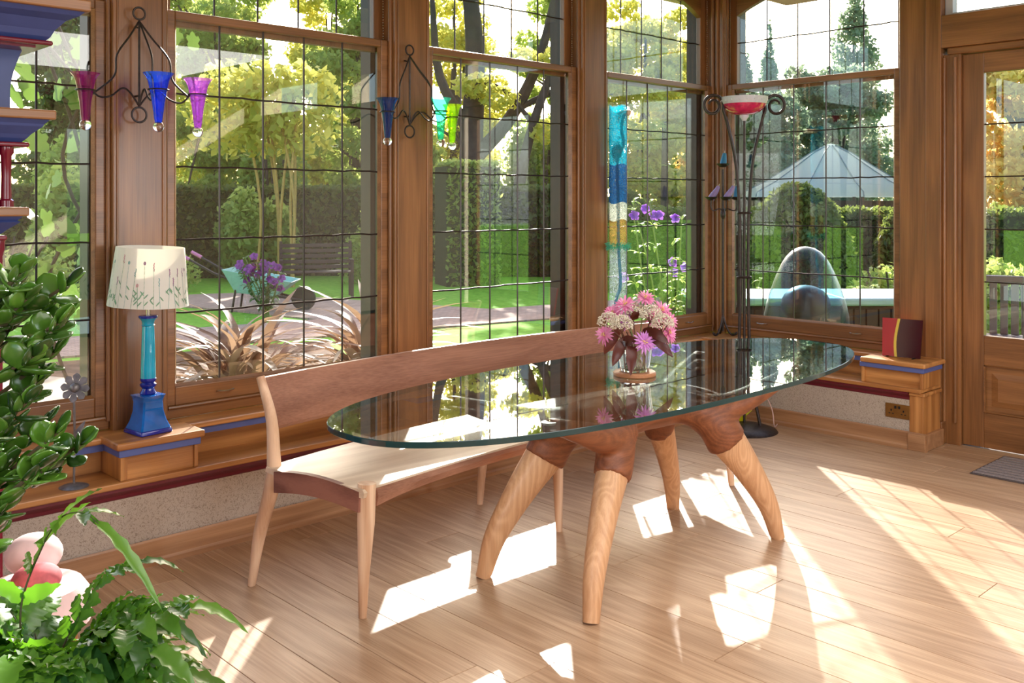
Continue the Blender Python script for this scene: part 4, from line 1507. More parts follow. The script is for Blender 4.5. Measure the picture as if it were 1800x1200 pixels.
def frond(pts, lobes=7, lobe_len=.09, lobe_w=.011, flip=1.):
    P = catmull(pts, 8)
    N = len(P)
    m = MB().mat(0)
    m.mat(1)
    m.tube(P, [.0026 - .0016 * i / (N - 1) for i in range(N)], 5)
    m.mat(0)
    start = .30
    cum = [0]
    for i in range(1, N): cum.append(cum[-1] + (P[i] - P[i - 1]).length)

    def at(t):
        s = t * cum[-1]
        for i in range(1, N):
            if cum[i] >= s:
                k = (s - cum[i - 1]) / max(1e-6, cum[i] - cum[i - 1])
                return P[i - 1].lerp(P[i], k), (P[i] - P[i - 1]).normalized()
        return P[-1], (P[-1] - P[-2]).normalized()
    for k in range(lobes):
        t = start + (1 - start) * (k + .3) / lobes
        c, tg = at(t)
        sd = tg.cross(Vector((0, 0, 1)))
        if sd.length < .2: sd = tg.cross(-F_)
        sd.normalize()
        up = sd.cross(tg).normalized()
        for s in (-1, 1):
            L = lobe_len * (.55 + .9 * math.sin(PI * (.18 + .75 * (k + .5) / lobes))) * random.uniform(.8, 1.15)
            d_ = (tg * random.uniform(.65, .95) + sd * s * flip + up * random.uniform(-.1, .3)).normalized()
            strip(m, c, d_, up, L, lobe_w * random.uniform(.9, 1.25))
    c, tg = P[-1], (P[-1] - P[-2]).normalized()
    strip(m, P[-2], tg, Vector((0, 0, 1)), lobe_len * 1.7, lobe_w * 1.1)
    # narrow wing of leaf along the stalk
    for i in range(int(N * start), N - 1):
        sd = (P[i + 1] - P[i]).cross(Vector((0, 0, 1)))
        if sd.length < 1e-5: continue
        sd.normalize()
        m.add([P[i] - sd * .008, P[i], P[i] + sd * .008, P[i + 1] + sd * .008, P[i + 1], P[i + 1] - sd * .008], [(0, 1, 4, 5), (1, 2, 3, 4)])
    return m.obj('frond', ['fern', 'rachis'], fn, smooth='all', fix=False)


def strip(m, c, d, up, L, w, n=11):
    sd = d.cross(up)
    if sd.length < 1e-4: sd = d.orthogonal()
    sd.normalize()
    up = sd.cross(d).normalized()
    vs, fs = [], []
    ph = random.uniform(0, 6)
    dr = random.uniform(.1, .5)
    for i in range(n + 1):
        t = i / n
        p = c + d * L * t - Vector((0, 0, L * dr * t * t))
        ww = w * (.85 + .55 * math.sin(PI * min(1, t * 1.05))) * (1 - t ** 4) + .0006
        ww *= 1 + .16 * math.sin(t * 30 + ph)
        wv = up * (.22 * w * math.sin(t * 26 + ph))
        vs += [p - sd * ww + wv + up * ww * .3, p, p + sd * ww - wv + up * ww * .3]
    for i in range(n):
        a = i * 3
        fs += [(a, a + 1, a + 4, a + 3), (a + 1, a + 2, a + 5, a + 4)]
    m.add(vs, fs)


def fpt(r, z, f=0.):
    """fern-frame point: r across, f along the view of the room, z height"""
    return FP + R_ * r + F_ * f + Vector((0, 0, z))


frond([fpt(-.06, .55), fpt(-.075, .68, .02), fpt(-.04, .79, .03), fpt(.0, .855, .03), fpt(.05, .868, .02), fpt(.085, .85, .01)], 5, .105, .0105)
frond([fpt(.0, .54), fpt(.08, .60, -.02), fpt(.16, .665, -.03), fpt(.23, .69, -.02), fpt(.275, .695, -.02)], 6, .075, .014)
frond([fpt(.03, .53), fpt(.11, .575, -.05), fpt(.19, .585, -.09), fpt(.26, .555, -.12)], 5, .085, .018)
frond([fpt(.0, .53), fpt(.06, .585, -.08), fpt(.12, .56, -.14), fpt(.17, .51, -.18)], 6, .075, .018)
frond([fpt(-.02, .53), fpt(.02, .63, .05), fpt(.07, .715, .08), fpt(.13, .735, .1)], 6, .06, .012)
frond([fpt(-.05, .53), fpt(-.1, .62, .0), fpt(-.14, .70, -.02), fpt(-.16, .73, -.03)], 6, .075, .014)
frond([fpt(-.03, .53), fpt(-.03, .60, -.06), fpt(-.02, .65, -.11), fpt(.0, .66, -.16)], 6, .075, .016)
for k in range(26):
    a = random.uniform(-.35 * PI, 1.35 * PI)
    rr = random.uniform(.14, .23)
    hz = random.uniform(.56, .70)
    dr_, df_ = math.cos(a) * rr, -math.sin(a) * rr
    frond([fpt(dr_ * .15, .53, df_ * .15), fpt(dr_ * .45, .53 + (hz - .53) * .75, df_ * .45), fpt(dr_ * .8, hz, df_ * .8), fpt(dr_ * 1.15, hz - .02, df_ * 1.15)], random.choice((4, 5, 6)), random.uniform(.06, .085), random.uniform(.012, .018))

# pink cushions on a low footstool behind the plants
pc = Vector((.851, 2.775, .06))
M['pinkfab'] = plain('rose_print_fabric', lin(206, 104, 112), .8, var=.35, scale=24)
M['palefab'] = plain('pale_pink_fabric', lin(236, 206, 206), .8, var=.12, scale=16)
st = thing('footstool', 'upholstered footstool behind the fern', 'stool', (pc.x, pc.y, 0))
MB().lathe([(.001, .40), (.13, .40), (.15, .37), (.15, .3), (.001, .29)], pc, 30).obj('seat', 'palefab', st, smooth=True)
for k in range(4):
    a = PI / 4 + PI / 2 * k
    MB().tube([pc + Vector((.12 * math.cos(a), .12 * math.sin(a), -.06)), pc + Vector((.11 * math.cos(a), .11 * math.sin(a), .3))], .016, 8).obj('leg', 'oakZ', st, smooth=True)
tag(MB().sphere(pc + R_ * .04 - F_ * .05 + Vector((0, 0, .44)), .062, 20, 12, sz=.64).obj('cushion', 'pinkfab', smooth='all'), 'rounded rose pink cushion behind the fern', 'cushion')
tag(MB().sphere(pc + R_ * -.03 + F_ * .075 + Vector((0, 0, .46)), .075, 20, 12, sz=.75).obj('cushion', 'palefab', smooth='all'), 'rounded pale pink cushion behind the jade plant', 'cushion')

# ------------------------------------------------------------------ garden outside the windows
GZ = -.10
random.seed(31)


def ground_mat(name, c1, c2, sc=3., rough=.9):
    m, nt, n, l, b = new_mat(name)
    tc = n.new('ShaderNodeTexCoord')
    a = n.new('ShaderNodeTexNoise'); a.inputs['Scale'].default_value = sc; a.inputs['Detail'].default_value = 8; a.inputs['Roughness'].default_value = .7
    l.new(tc.outputs['Object'], a.inputs['Vector'])
    r = n.new('ShaderNodeValToRGB')
    r.color_ramp.elements[0].position, r.color_ramp.elements[1].position = .35, .65
    r.color_ramp.elements[0].color, r.color_ramp.elements[1].color = c1, c2
    l.new(a.outputs['Fac'], r.inputs[0]); l.new(r.outputs[0], b.inputs['Base Color'])
    b.inputs['Roughness'].default_value = rough
    b.inputs['Specular IOR Level'].default_value = .15
    return m


M['lawn'] = ground_mat('lawn_grass', lin(104, 156, 40), lin(142, 190, 62), 9)
M['paving'] = ground_mat('pale_paving', lin(168, 150, 130), lin(196, 180, 160), 4)


def brick_mat():
    m, nt, n, l, b = new_mat('brick_path')
    tc = n.new('ShaderNodeTexCoord')
    br = n.new('ShaderNodeTexBrick')
    br.inputs['Scale'].default_value = 4.5
    br.inputs['Color1'].default_value = lin(172, 134, 114)
    br.inputs['Color2'].default_value = lin(196, 158, 136)
    br.inputs['Mortar'].default_value = lin(140, 122, 108)
    l.new(tc.outputs['Object'], br.inputs['Vector'])
    l.new(br.outputs['Color'], b.inputs['Base Color'])
    b.inputs['Roughness'].default_value = .9
    return m


M['brick'] = brick_mat()
g0 = MB().box(-45, 6.3, 4.45, 70, GZ - .3, GZ).box(6.3, 70, -40, 70, GZ - .3, GZ)
tag(g0.obj('lawn', 'lawn'), 'bright green lawn beyond the windows', 'lawn', kind='structure')


def slab(name, mk, pts, z0, z1, label):
    pts = [site(r, d) for r, d in pts]
    o_ = MB().rings([[(p.x, p.y, z0) for p in pts], [(p.x, p.y, z1) for p in pts]]).obj(name, mk)
    return tag(o_, label, 'path', kind='structure')


slab('path', 'brick', [(-6.5, 8.55), (-1.01, 12.0), (.655, 13.05), (4.5, 15.45), (4.5, 17.1), (.74, 14.76), (-.33, 14.07), (-1.23, 14.6), (-4.6, 16.6), (-6.8, 15.6), (-4.2, 14.0), (-2.6, 12.85), (-7.0, 10.0)], GZ, GZ + .02, 'brown brick garden path bending through the lawn')
M['bed'] = ground_mat('soil_and_reflection_brown', lin(84, 60, 44), lin(128, 98, 74), 6)
slab('bed_and_reflection', 'bed', [(-3.4, 6.7), (-.5, 7.3), (-.6, 8.8), (-1.7, 9.7), (-2.1, 10.9), (-4.7, 9.3)], GZ, GZ + .02, 'bare brown flower bed under the strap leaved plants, widened for the brown reflection of the room')  # far part of the bed stands in for room timber reflected in the glass
slab('patio', 'paving', [(-8, 6.0), (-4.3, 5.2), (-2.2, 6.4), (-3.4, 8.3), (-6.4, 9.6)], GZ, GZ + .03, 'pale paved patch outside the leftmost window')

M['f_yel'] = leafy('yellow_green_foliage', lin(150, 160, 60), lin(214, 206, 104), lin(255, 244, 130), rough=.5, tr=.6)
M['f_grn'] = leafy('mid_green_foliage', lin(96, 126, 56), lin(160, 176, 92), lin(226, 236, 130), rough=.5, tr=.58)
M['f_dark'] = leafy('dark_green_foliage', lin(56, 80, 44), lin(104, 126, 66), lin(150, 180, 90), rough=.5, tr=.45)
M['f_con'] = leafy('conifer_foliage', lin(84, 106, 88), lin(130, 150, 124), lin(170, 190, 150), rough=.6, tr=.4)
M['f_gold'] = leafy('golden_foliage', lin(196, 170, 86), lin(230, 206, 120), lin(255, 230, 150), rough=.5, tr=.6)
M['f_hedge'] = leafy('clipped_hedge', lin(58, 78, 38), lin(104, 120, 58), lin(156, 170, 80), rough=.55, tr=.42)
M['trunk'] = plain('tree_bark', lin(70, 58, 50), .9, var=.3, scale=6, bump=.6)
M['core'] = plain('hedge_inner', lin(44, 58, 30), .95)


def leaf_cloud(blobs, n, size, flat=.0, clump=0):
    """n small leaf quads scattered through ellipsoids (centre, radii, weight)"""
    ws = np.array([b[2] for b in blobs], float); ws /= ws.sum()
    idx = rng.choice(len(blobs), n, p=ws)
    C = np.array([tuple(b[0]) for b in blobs])[idx]
    Rr = np.array([tuple(b[1]) for b in blobs])[idx]
    v = rng.normal(size=(n, 3)); v /= np.linalg.norm(v, axis=1)[:, None]
    rad = rng.uniform(.25, 1.08, n) ** .55
    P = C + v * Rr * rad[:, None]
    return quads(P, size)


def quads(P, size):
    n = len(P)
    a = rng.normal(size=(n, 3)); a /= np.linalg.norm(a, axis=1)[:, None]
    b = rng.normal(size=(n, 3)); b -= a * (a * b).sum(1)[:, None]; b /= np.linalg.norm(b, axis=1)[:, None]
    s = size * rng.uniform(.6, 1.3, n)[:, None]
    V = np.stack([P - a * s, P + b * s * .55, P + a * s, P - b * s * .55], 1).reshape(-1, 3)
    return V


def cloud_obj(name, V, mk, parent):
    n = len(V) // 4
    me = bpy.data.meshes.new(name)
    me.vertices.add(len(V)); me.vertices.foreach_set('co', V.astype(np.float32).ravel())
    me.loops.add(len(V)); me.loops.foreach_set('vertex_index', np.arange(len(V), dtype=np.int32))
    me.polygons.add(n)
    me.polygons.foreach_set('loop_start', np.arange(0, 4 * n, 4, dtype=np.int32))
    me.polygons.foreach_set('loop_total', np.full(n, 4, dtype=np.int32))
    me.update(calc_edges=True)
    o_ = link(name, me, mk, parent)
    return tag(o_, kind='stuff') if parent else o_


def tree(name, label, r, d, h, w, mk, n=9000, leaf=.11, trunk=.16, kind='round', lean=0., bottom=.25, group=None):
    base = site(r, d, GZ)
    t = thing(name, label, 'tree', base, group=group)
    tr_ = MB()
    top = base + R_ * lean + Vector((0, 0, h * .9))
    midp = base.lerp(top, .45) + R_ * random.uniform(-.1, .1)
    tr_.tube(catmull([base, midp, top], 5), [trunk * (1 - .085 * k) for k in range(11)], 9)
    blobs = []
    if kind == 'cone':
        for k in range(12):
            u = k / 11
            blobs.append((base + Vector((0, 0, h * (.08 + .9 * u))), (w * (1 - .93 * u), w * (1 - .93 * u), h * .07), (1.05 - u)))
        # small side spires
        for k in range(26):
            u = random.uniform(.05, .85); a = random.uniform(0, 2 * PI)
            q = base + Vector((math.cos(a), math.sin(a), 0)) * w * (1 - .93 * u) + Vector((0, 0, h * (.08 + .9 * u)))
            blobs.append((q, (w * .16, w * .16, h * .07), .12))
    else:
        for k in range(90):
            a = random.uniform(0, 2 * PI); rr = w * random.uniform(0, 1) ** .6 * 1.02; z = h * (bottom + (.97 - bottom) * random.random() ** 1.3)
            k2 = 1 - .45 * abs(z / h - .55) ** 1.5
            q = base + R_ * lean * z / h + Vector((math.cos(a) * rr * k2, math.sin(a) * rr * k2, z))
            s = w * random.uniform(.18, .46)
            blobs.append((q, (s, s, s * .7), s * s))
            if k % 6: continue
            f = base.lerp(top, random.uniform(.3, .8))
            tr_.tube([f, f.lerp(q, .5) + Vector((0, 0, .15)), q], [trunk * .36, trunk * .24, trunk * .1], 6)
    tr_.obj('trunk', 'trunk', t, smooth=True)
    cloud_obj('crown', leaf_cloud(blobs, n, leaf), mk, t)
    return t


# far belt of trees; low enough to let the autumn sun pass over it
belt = [
    ('conifer_tree', 'tall blue green conifer seen through the end window at its right', 12.1, 34, 9.6, 1.75, 'f_con', 'cone'),
    ('conifer_tree', 'shorter blue green conifer left of the tall one in the end window', 9.1, 34, 7.6, 1.1, 'f_con', 'cone'),
    ('conifer_tree', 'small pointed conifer nearest the corner in the end window', 7.7, 31.5, 6.2, 1.2, 'f_con', 'cone'),
    ('broadleaf_tree', 'dark rounded tree behind the left side of the marquee', 6.6, 26.5, 4.9, 1.3, 'f_con', 'round'),
    ('broadleaf_tree', 'dark rounded tree behind the right side of the marquee', 9.6, 28.5, 5.6, 1.4, 'f_con', 'round'),
    ('autumn_tree', 'pale golden autumn tree beside the conifers in the end window', 5.5, 29.5, 6.6, 1.3, 'f_gold', 'round'),
    ('autumn_tree', 'golden leaved tree seen through the garden door', 9.0, 17, 4.3, 1.1, 'f_gold', 'round'),
    ('broadleaf_tree', 'green tree seen through the garden door behind the golden one', 12.6, 22, 4.2, 1.4, 'f_grn', 'round'),
    ('broadleaf_tree', 'yellow green tree in the upper half of the narrow fourth window', 3.4, 24.5, 6.9, 1.35, 'f_yel', 'round'),
    ('broadleaf_tree', 'loose green tree behind the third window at its right', 1.6, 30.5, 8.3, 1.35, 'f_grn', 'round'),
    ('broadleaf_tree', 'yellow green tree behind the thick forked trunk', -1.8, 29.5, 8.4, 1.4, 'f_yel', 'round'),
    ('broadleaf_tree', 'broad green tree in the upper right of the second window', -4.0, 25, 7.4, 1.35, 'f_grn', 'round'),
    ('broadleaf_tree', 'yellow green tree far off in the middle of the second window', -5.6, 30, 8.6, 1.35, 'f_yel', 'round'),
    ('broadleaf_tree', 'dense green tree in the middle of the second window', -7.6, 25, 7.6, 1.35, 'f_grn', 'round'),
    ('broadleaf_tree', 'tall pale tree far behind the left of the second window', -9.4, 30, 8.6, 1.4, 'f_yel', 'round'),
    ('broadleaf_tree', 'dark tree seen through the leftmost window', -11.2, 25, 7.4, 1.35, 'f_dark', 'round'),
    ('broadleaf_tree', 'far green tree at the edge of the leftmost window', -13.4, 30, 8.4, 1.4, 'f_grn', 'round'),
]
for nm, lb, r, d, h, w, mk, kd in belt:
    tree(nm, lb, r, d, h, w, mk, 26000 if kd == 'round' else 14000, .085 if d > 18 else .08, .16, kd, bottom=.08)
# bare-limbed old tree in the third window
ot = thing('old_tree', 'thick forked dark trunk in the third window', 'tree', site(-.95, 23.4, GZ))
b0 = site(-.95, 23.4, GZ)
m = MB()
m.tube(catmull([b0, b0 + R_ * -.05 + Vector((0, 0, 2.5)), b0 + R_ * .05 + Vector((0, 0, 5)), b0 + R_ * -.1 + Vector((0, 0, 7))], 5), [.36 - .012 * k for k in range(16)], 10)
m.tube(catmull([b0 + Vector((0, 0, 2.6)), b0 + R_ * .9 + Vector((0, 0, 3.6)), b0 + R_ * 1.6 + Vector((0, 0, 5.0)), b0 + R_ * 2.0 + Vector((0, 0, 6.6))], 5), [.2 - .008 * k for k in range(16)], 8)
m.tube(catmull([b0 + Vector((0, 0, 3.2)), b0 + R_ * -.8 + Vector((0, 0, 4.6)), b0 + R_ * -1.0 + Vector((0, 0, 6.6))], 5), [.16 - .01 * k for k in range(11)], 8)
m.tube(catmull([b0 + R_ * 1.0 + Vector((0, 0, 3.8)), b0 + R_ * 2.2 + Vector((0, 0, 4.3)), b0 + R_ * 3.4 + Vector((0, 0, 4.2))], 5), [.09 - .005 * k for k in range(11)], 7)
m.obj('trunk', 'trunk', ot, smooth=True)
ln = thing('leaning_tree', 'slender leaning trunk in the third window', 'tree', site(.0, 22.6, GZ))
b0 = site(.0, 22.6, GZ)
m = MB().tube(catmull([b0, b0 + R_ * .15 + Vector((0, 0, 1.8)), b0 + R_ * .5 + Vector((0, 0, 3.4)), b0 + R_ * 1.15 + Vector((0, 0, 5.2))], 5), [.17 - .006 * k for k in range(16)], 9)
m.tube(catmull([b0 + R_ * .5 + Vector((0, 0, 3.4)), b0 + R_ * -.2 + Vector((0, 0, 4.2)), b0 + R_ * -.9 + Vector((0, 0, 4.4))], 4), [.07 - .004 * k for k in range(9)], 6)
m.obj('trunk', 'trunk', ln, smooth=True)
cloud_obj('crown', leaf_cloud([(b0 + R_ * x_ + Vector((0, 0, z_)), (.5, .5, .28), 1) for x_, z_ in ((-.9, 4.3), (-.3, 4.0), (1.1, 4.9), (1.6, 3.9), (.9, 3.2), (2.1, 3.1), (.2, 4.9))], 2200, .09), 'f_yel', ln)


def hedge(name, label, pts, wdt, h, n, mk='f_hedge', leaf=.05):
    """clipped hedge along a polyline of (r, d)"""
    t = thing(name, label, 'hedge', site(*pts[0], GZ))
    P = [site(r, d) for r, d in pts]
    L = []
    m = MB()
    for i in range(len(P) - 1):
        a, b = P[i], P[i + 1]
        u = (b - a).normalized(); s = Vector((u.y, -u.x, 0)) * wdt / 2 * .9
        m.rings([[(q.x, q.y, GZ) for q in (a - s, b - s, b + s, a + s)], [(q.x, q.y, h - .06) for q in (a - s, b - s, b + s, a + s)]])
        k = int(n * (b - a).length)
        tt = rng.uniform(0, 1, k)[:, None]
        side = rng.uniform(-1, 1, k)
        zz = rng.uniform(GZ, h, k)
        topm = rng.uniform(0, 1, k) < .3
        side = np.where(topm, side, np.sign(side) * rng.normal(1, .05, k))
        zz = np.where(topm, h + rng.normal(0, .03, k), zz)
        s2 = np.array((u.y, -u.x, 0)) * wdt / 2
        q = np.array(a) + tt * np.array(b - a) + side[:, None] * s2
        q[:, 2] = zz
        L.append(q)
    m.obj('hedge_body', 'core', t)
    cloud_obj('foliage', quads(np.concatenate(L), leaf), mk, t)
    return t


hedge('hedge', 'long clipped green hedge behind the end window and garden door', [(1.3, 17.5), (4.5, 15.6), (9.5, 13.4)], .9, 1.33, 2600)
hedge('hedge', 'tall dark hedge behind the lawn in the second and third windows', [(-10, 19), (-4.5, 21), (1.6, 20.6)], 1.0, 1.75, 1700, 'f_hedge', .075)
hedge('hedge', 'ivy covered hedge block at the left of the third window', [(-1.35, 18.2), (-.35, 18.6)], .8, 2.2, 2600, 'f_grn', .055)


def dome(label, r, d, rad, h, n=9000):
    b = site(r, d, GZ)
    t = thing('topiary_dome', label, 'topiary', b)
    MB().sphere(b + Vector((0, 0, .05)), rad * .92, 20, 12, sz=h * .94 / rad).obj('inner_growth', 'core', t, smooth='all')
    v = rng.normal(size=(n, 3)); v /= np.linalg.norm(v, axis=1)[:, None]
    v[:, 2] = np.abs(v[:, 2])
    P = np.array(b) + v * np.array((rad, rad, h)) + rng.normal(0, .025, (n, 3)) + np.array((0, 0, .03))
    cloud_obj('foliage', quads(P, .05), 'f_hedge', t)


dome('large clipped dome of yew in front of the pale marquee', 4.05, 13.7, .84, 1.78)
dome('smaller clipped dome behind the second topiary in the end window', 5.75, 13.85, .55, 1.55)
dome('clipped dome above the hedge in the fourth window', 2.26, 19.4, .68, 1.76)

# pale marquee with a conical roof
M['canvas'] = leafy('pale_canvas', lin(232, 236, 226), lin(238, 242, 234), lin(244, 248, 236), rough=.7, tr=.6)
M['rib'] = plain('marquee_rib', lin(120, 132, 130), .6)
M['dwood'] = plain('dark_timber', lin(62, 42, 34), .7)
mc = site(7.28, 22, GZ)
gz = thing('marquee', 'pale round marquee with a ribbed conical roof beyond the hedge', 'marquee', mc)
m = MB()
for k in range(10):
    a0, a1 = 2 * PI * k / 10 + .2, 2 * PI * (k + 1) / 10 + .2
    rows_ = []
    for rr, z in ((1.98, 1.58), (1.95, 1.68), (1.45, 1.93), (.9, 2.28), (.45, 2.58), (.12, 2.74)):
        rows_.append((rr, z))
    p = MB()
    V_ = []
    for rr, z in rows_:
        for a in (a0, (a0 + a1) / 2, a1):
            k_ = 1 if a != (a0 + a1) / 2 else .97
            V_.append((mc.x + rr * k_ * math.cos(a), mc.y + rr * k_ * math.sin(a), z))
    F2 = []
    for i in range(len(rows_) - 1):
        for j in range(2):
            F2.append((i * 3 + j, i * 3 + j + 1, i * 3 + j + 4, i * 3 + j + 3))
    p.add(V_, F2)
    p.obj('roof_panel', 'canvas', gz, smooth='all', fix=False)
    MB().tube([(mc.x + rr * math.cos(a0), mc.y + rr * math.sin(a0), z + .008) for rr, z in rows_], .014, 6).obj('rib', 'rib', gz, smooth=True)
    MB().tube([(mc.x + 1.9 * math.cos(a0), mc.y + 1.9 * math.sin(a0), GZ), (mc.x + 1.9 * math.cos(a0), mc.y + 1.9 * math.sin(a0), 1.6)], .04, 8).obj('post', 'dwood', gz, smooth=True)
MB().lathe([(1.8, GZ), (1.8, 1.5)], (mc.x, mc.y, 0), 30).obj('dark_openings', 'dwood', gz, smooth=True)  # dark drum in place of the shaded openings under the eaves
MB().lathe([(.13, 2.72), (.1, 2.78), (.001, 2.8)], (mc.x, mc.y, 0), 14).obj('finial_cap', 'canvas', gz, smooth=True)

# covered hot tub outside the end window
ht = thing('hot_tub', 'dark slatted hot tub with a pale grey cover outside the end window', 'hot tub', site(2.95, 9.05, GZ), YAW - PI / 2)
MB().box(-1.22, 1.22, -.42, .42, 0.03, .66).obj('tub_body', 'dwood', ht, local=True, bevel=.03)
for k in range(22):
    MB().box(-1.22 + .111 * k, -1.22 + .111 * k + .098, -.44, -.42, .04, .63).obj('side_slat', 'dwood', ht, local=True, bevel=.004)
M['lid'] = plain('grey_green_cover', lin(160, 184, 186), .5, var=.05)
MB().box(-1.28, .0, -.48, .48, .66, .73).obj('cover_half', 'lid', ht, local=True, bevel=.02)
MB().box(.004, 1.28, -.48, .48, .66, .73).obj('cover_half', 'lid', ht, local=True, bevel=.02)
M['bluefilm'] = thin_glass('blue_film', (.46, .67, .79, 1), .04, 1.2, .3)
bc = site(2.44, 8.0, GZ)
bq = thing('barbecue', 'kettle barbecue under a translucent blue cover in front of the hot tub', 'barbecue', bc)
m = MB()
rings = []
for i in range(15):
    u = i / 14
    z = 1.22 * (1 - u)
    u = u ** 1.7
    z = 1.22 * (1 - u)
    r = .004 + .32 * math.sqrt(max(0, 1 - (1 - min(1, u * 1.9)) ** 2)) * (1 - .06 * math.sin(u * 9))
    rings.append([bc + Vector(((r + .012 * u * math.cos(7 * a_)) * math.cos(a_), (r + .012 * u * math.cos(7 * a_)) * math.sin(a_), z)) for a_ in [2 * PI * j / 36 for j in range(36)]])
m.rings(rings, caps=False)
m.obj('cover', 'bluefilm', bq, smooth=True, fix=False)
MB().sphere(bc + Vector((0, 0, .74)), .2, 20, 12, sz=.8).obj('kettle', 'black', bq, smooth='all')
for k in range(3):
    a = 2 * PI * k / 3 + .4
    MB().tube([bc + Vector((.15 * math.cos(a), .15 * math.sin(a), .66)), bc + Vector((.22 * math.cos(a), .22 * math.sin(a), 0))], .012, 8).obj('leg', 'iron', bq, smooth=True)

# flowering plants
M['mauve'] = leafy('violet_blossom', lin(130, 70, 190), lin(176, 116, 226), lin(190, 120, 240), tr=.35)
M['pinkb'] = leafy('pink_blossom', lin(226, 140, 160), lin(246, 190, 200), lin(255, 190, 200), tr=.35)
M['heather'] = leafy('purple_heather', lin(116, 50, 120), lin(170, 90, 170), lin(190, 90, 190), tr=.3)


def flowering(name, label, r, d, h, stems, mk_f, fl_r, nfl, spread, leaf_mk='f_grn', lv=26, z0=GZ):
    b = site(r, d, z0)
    t = thing(name, label, 'plant', b)
    ends = []
    m = MB()
    for k in range(stems):
        e = b + R_ * random.uniform(-spread, spread) + F_ * random.uniform(-spread, spread) * .6 + Vector((0, 0, h * random.uniform(.62, 1)))
        mid = b.lerp(e, .5) + R_ * random.uniform(-.05, .05)
        pth = catmull([b + R_ * random.uniform(-.05, .05), mid, e], 4)
        m.tube(pth, .008, 5)
        ends.append((e, pth))
    m.obj('stems', 'stem', t, smooth=True)
    lm = MB()
    for e, pth in ends:
        for q in range(lv):
            c = pth[random.randrange(2, len(pth))]
            a = random.uniform(0, 2 * PI)
            leaf_blade(lm, c, c + Vector((math.cos(a), math.sin(a), random.uniform(-.3, .5))) * random.uniform(.07, .14), random.uniform(.014, .026), .02, n=3)
    tag(lm.obj('leaves', leaf_mk, t, smooth='all', fix=False), kind='stuff')
    for k in range(nfl):
        e, pth = ends[k % len(ends)]
        c = e + Vector((random.uniform(-.1, .1), random.uniform(-.1, .1), random.uniform(-.16, .05)))
        f = MB()
        petal_ring(f, c, -F_ + Vector((0, 0, .4)), fl_r, 5, fl_r * .38, .2, random.random())
        petal_ring(f, c, -F_ + Vector((random.uniform(-.4, .4), 0, .5)), fl_r * .8, 5, fl_r * .34, .5, random.random())
        f.obj('flower', mk_f, t, fix=False)
    return t


flowering('glory_bush', 'tall loose plant with violet flowers outside the fourth window', 1.36, 8.55, 1.6, 9, 'mauve', .05, 13, .32, lv=24)
flowering('rose_bush', 'low pink flowered bush behind the hot tub cover', 3.62, 9.85, .86, 6, 'pinkb', .06, 7, .12)
flowering('rose_bush', 'pale flowered bush left of the blue covered barbecue', 2.5, 10.6, .8, 7, 'pinkb', .04, 7, .35)
flowering('heather_bush', 'purple flowered bush seen low in the second window', -3.3, 13.0, .85, 12, 'heather', .06, 26, .36, 'f_dark')
for r, d, w_, h, lb in ((4.6, 11.6, .8, .95, 'leafy green shrub in front of the hedge in the end window'), (2.55, 14.2, .45, .62, 'low leafy shrub at the foot of the hedge in the fourth window'), (5.9, 11.2, .8, .9, 'leafy shrub at the bottom of the garden door glass'), (-6.3, 16.8, .8, 1.0, 'loose green shrub behind the barrow'), (-2.4, 23.2, .9, 3.4, 'tall green shrub over the hedge left of the third window post'), (.6, 24.6, .8, 3.6, 'tall shrub over the hedge in the third window'), (-5.7, 23.0, .8, 3.2, 'tall shrub over the hedge behind the bamboo'), (-7.9, 17.6, 1.0, 2.3, 'tall loose shrub in front of the hedge at the left of the second window'), (-5.2, 19.3, .8, 2.0, 'loose shrub in front of the hedge beside the bamboo'), (-2.6, 18.6, .7, 1.7, 'loose shrub in front of the hedge behind the second post'), (-9.9, 21.8, .9, 3.2, 'tall shrub over the hedge at the left of the second window'), (-7.6, 14.5, 1.2, 1.3, 'pinkish flowering shrub in the leftmost window')):
    b = site(r, d, GZ)
    t = thing('shrub', lb, 'shrub', b)
    m = MB()
    for k in range(9):
        a = random.uniform(0, 2 * PI)
        m.tube([b, b + Vector((math.cos(a) * w_ * .5, math.sin(a) * w_ * .5, h * .8))], .012 * max(1, h), 5)
    m.obj('stems', 'trunk', t)
    cloud_obj('foliage', leaf_cloud([(b + Vector((random.uniform(-w_, w_) * .6, random.uniform(-w_, w_) * .6, h * random.uniform(.25, .75))), (w_ * .4, w_ * .4, h * .3), 1) for k in range(8 if h < 2 else 22)], 2600 if h < 2 else 8000, .05 if h < 2 else .085), 'f_grn', t)

# soft needled pine behind the fourth window
pn = site(3.45, 21.8, GZ)
t = thing('pine_tree', 'soft long needled pine behind the fourth window', 'tree', pn)
MB().tube([pn, pn + Vector((0, 0, 3.4))], [.12, .05], 8).obj('trunk', 'trunk', t, smooth=True)
m = MB()
for k in range(46):
    c = pn + Vector((random.uniform(-.95, .95), random.uniform(-.8, .8), random.uniform(1.3, 3.7)))
    ax = (c - (pn + Vector((0, 0, c.z - GZ - .5)))).normalized()
    for q in range(34):
        dd = (ax + Vector((random.gauss(0, .6), random.gauss(0, .6), random.gauss(0, .6)))).normalized()
        L = random.uniform(.3, .5)
        s_ = dd.orthogonal().normalized() * .009
        e = c + dd * L - Vector((0, 0, .08))
        m.add([c - s_, c + s_, e], [(0, 1, 2)])
tag(m.obj('needles', 'f_grn', t, fix=False), kind='stuff')

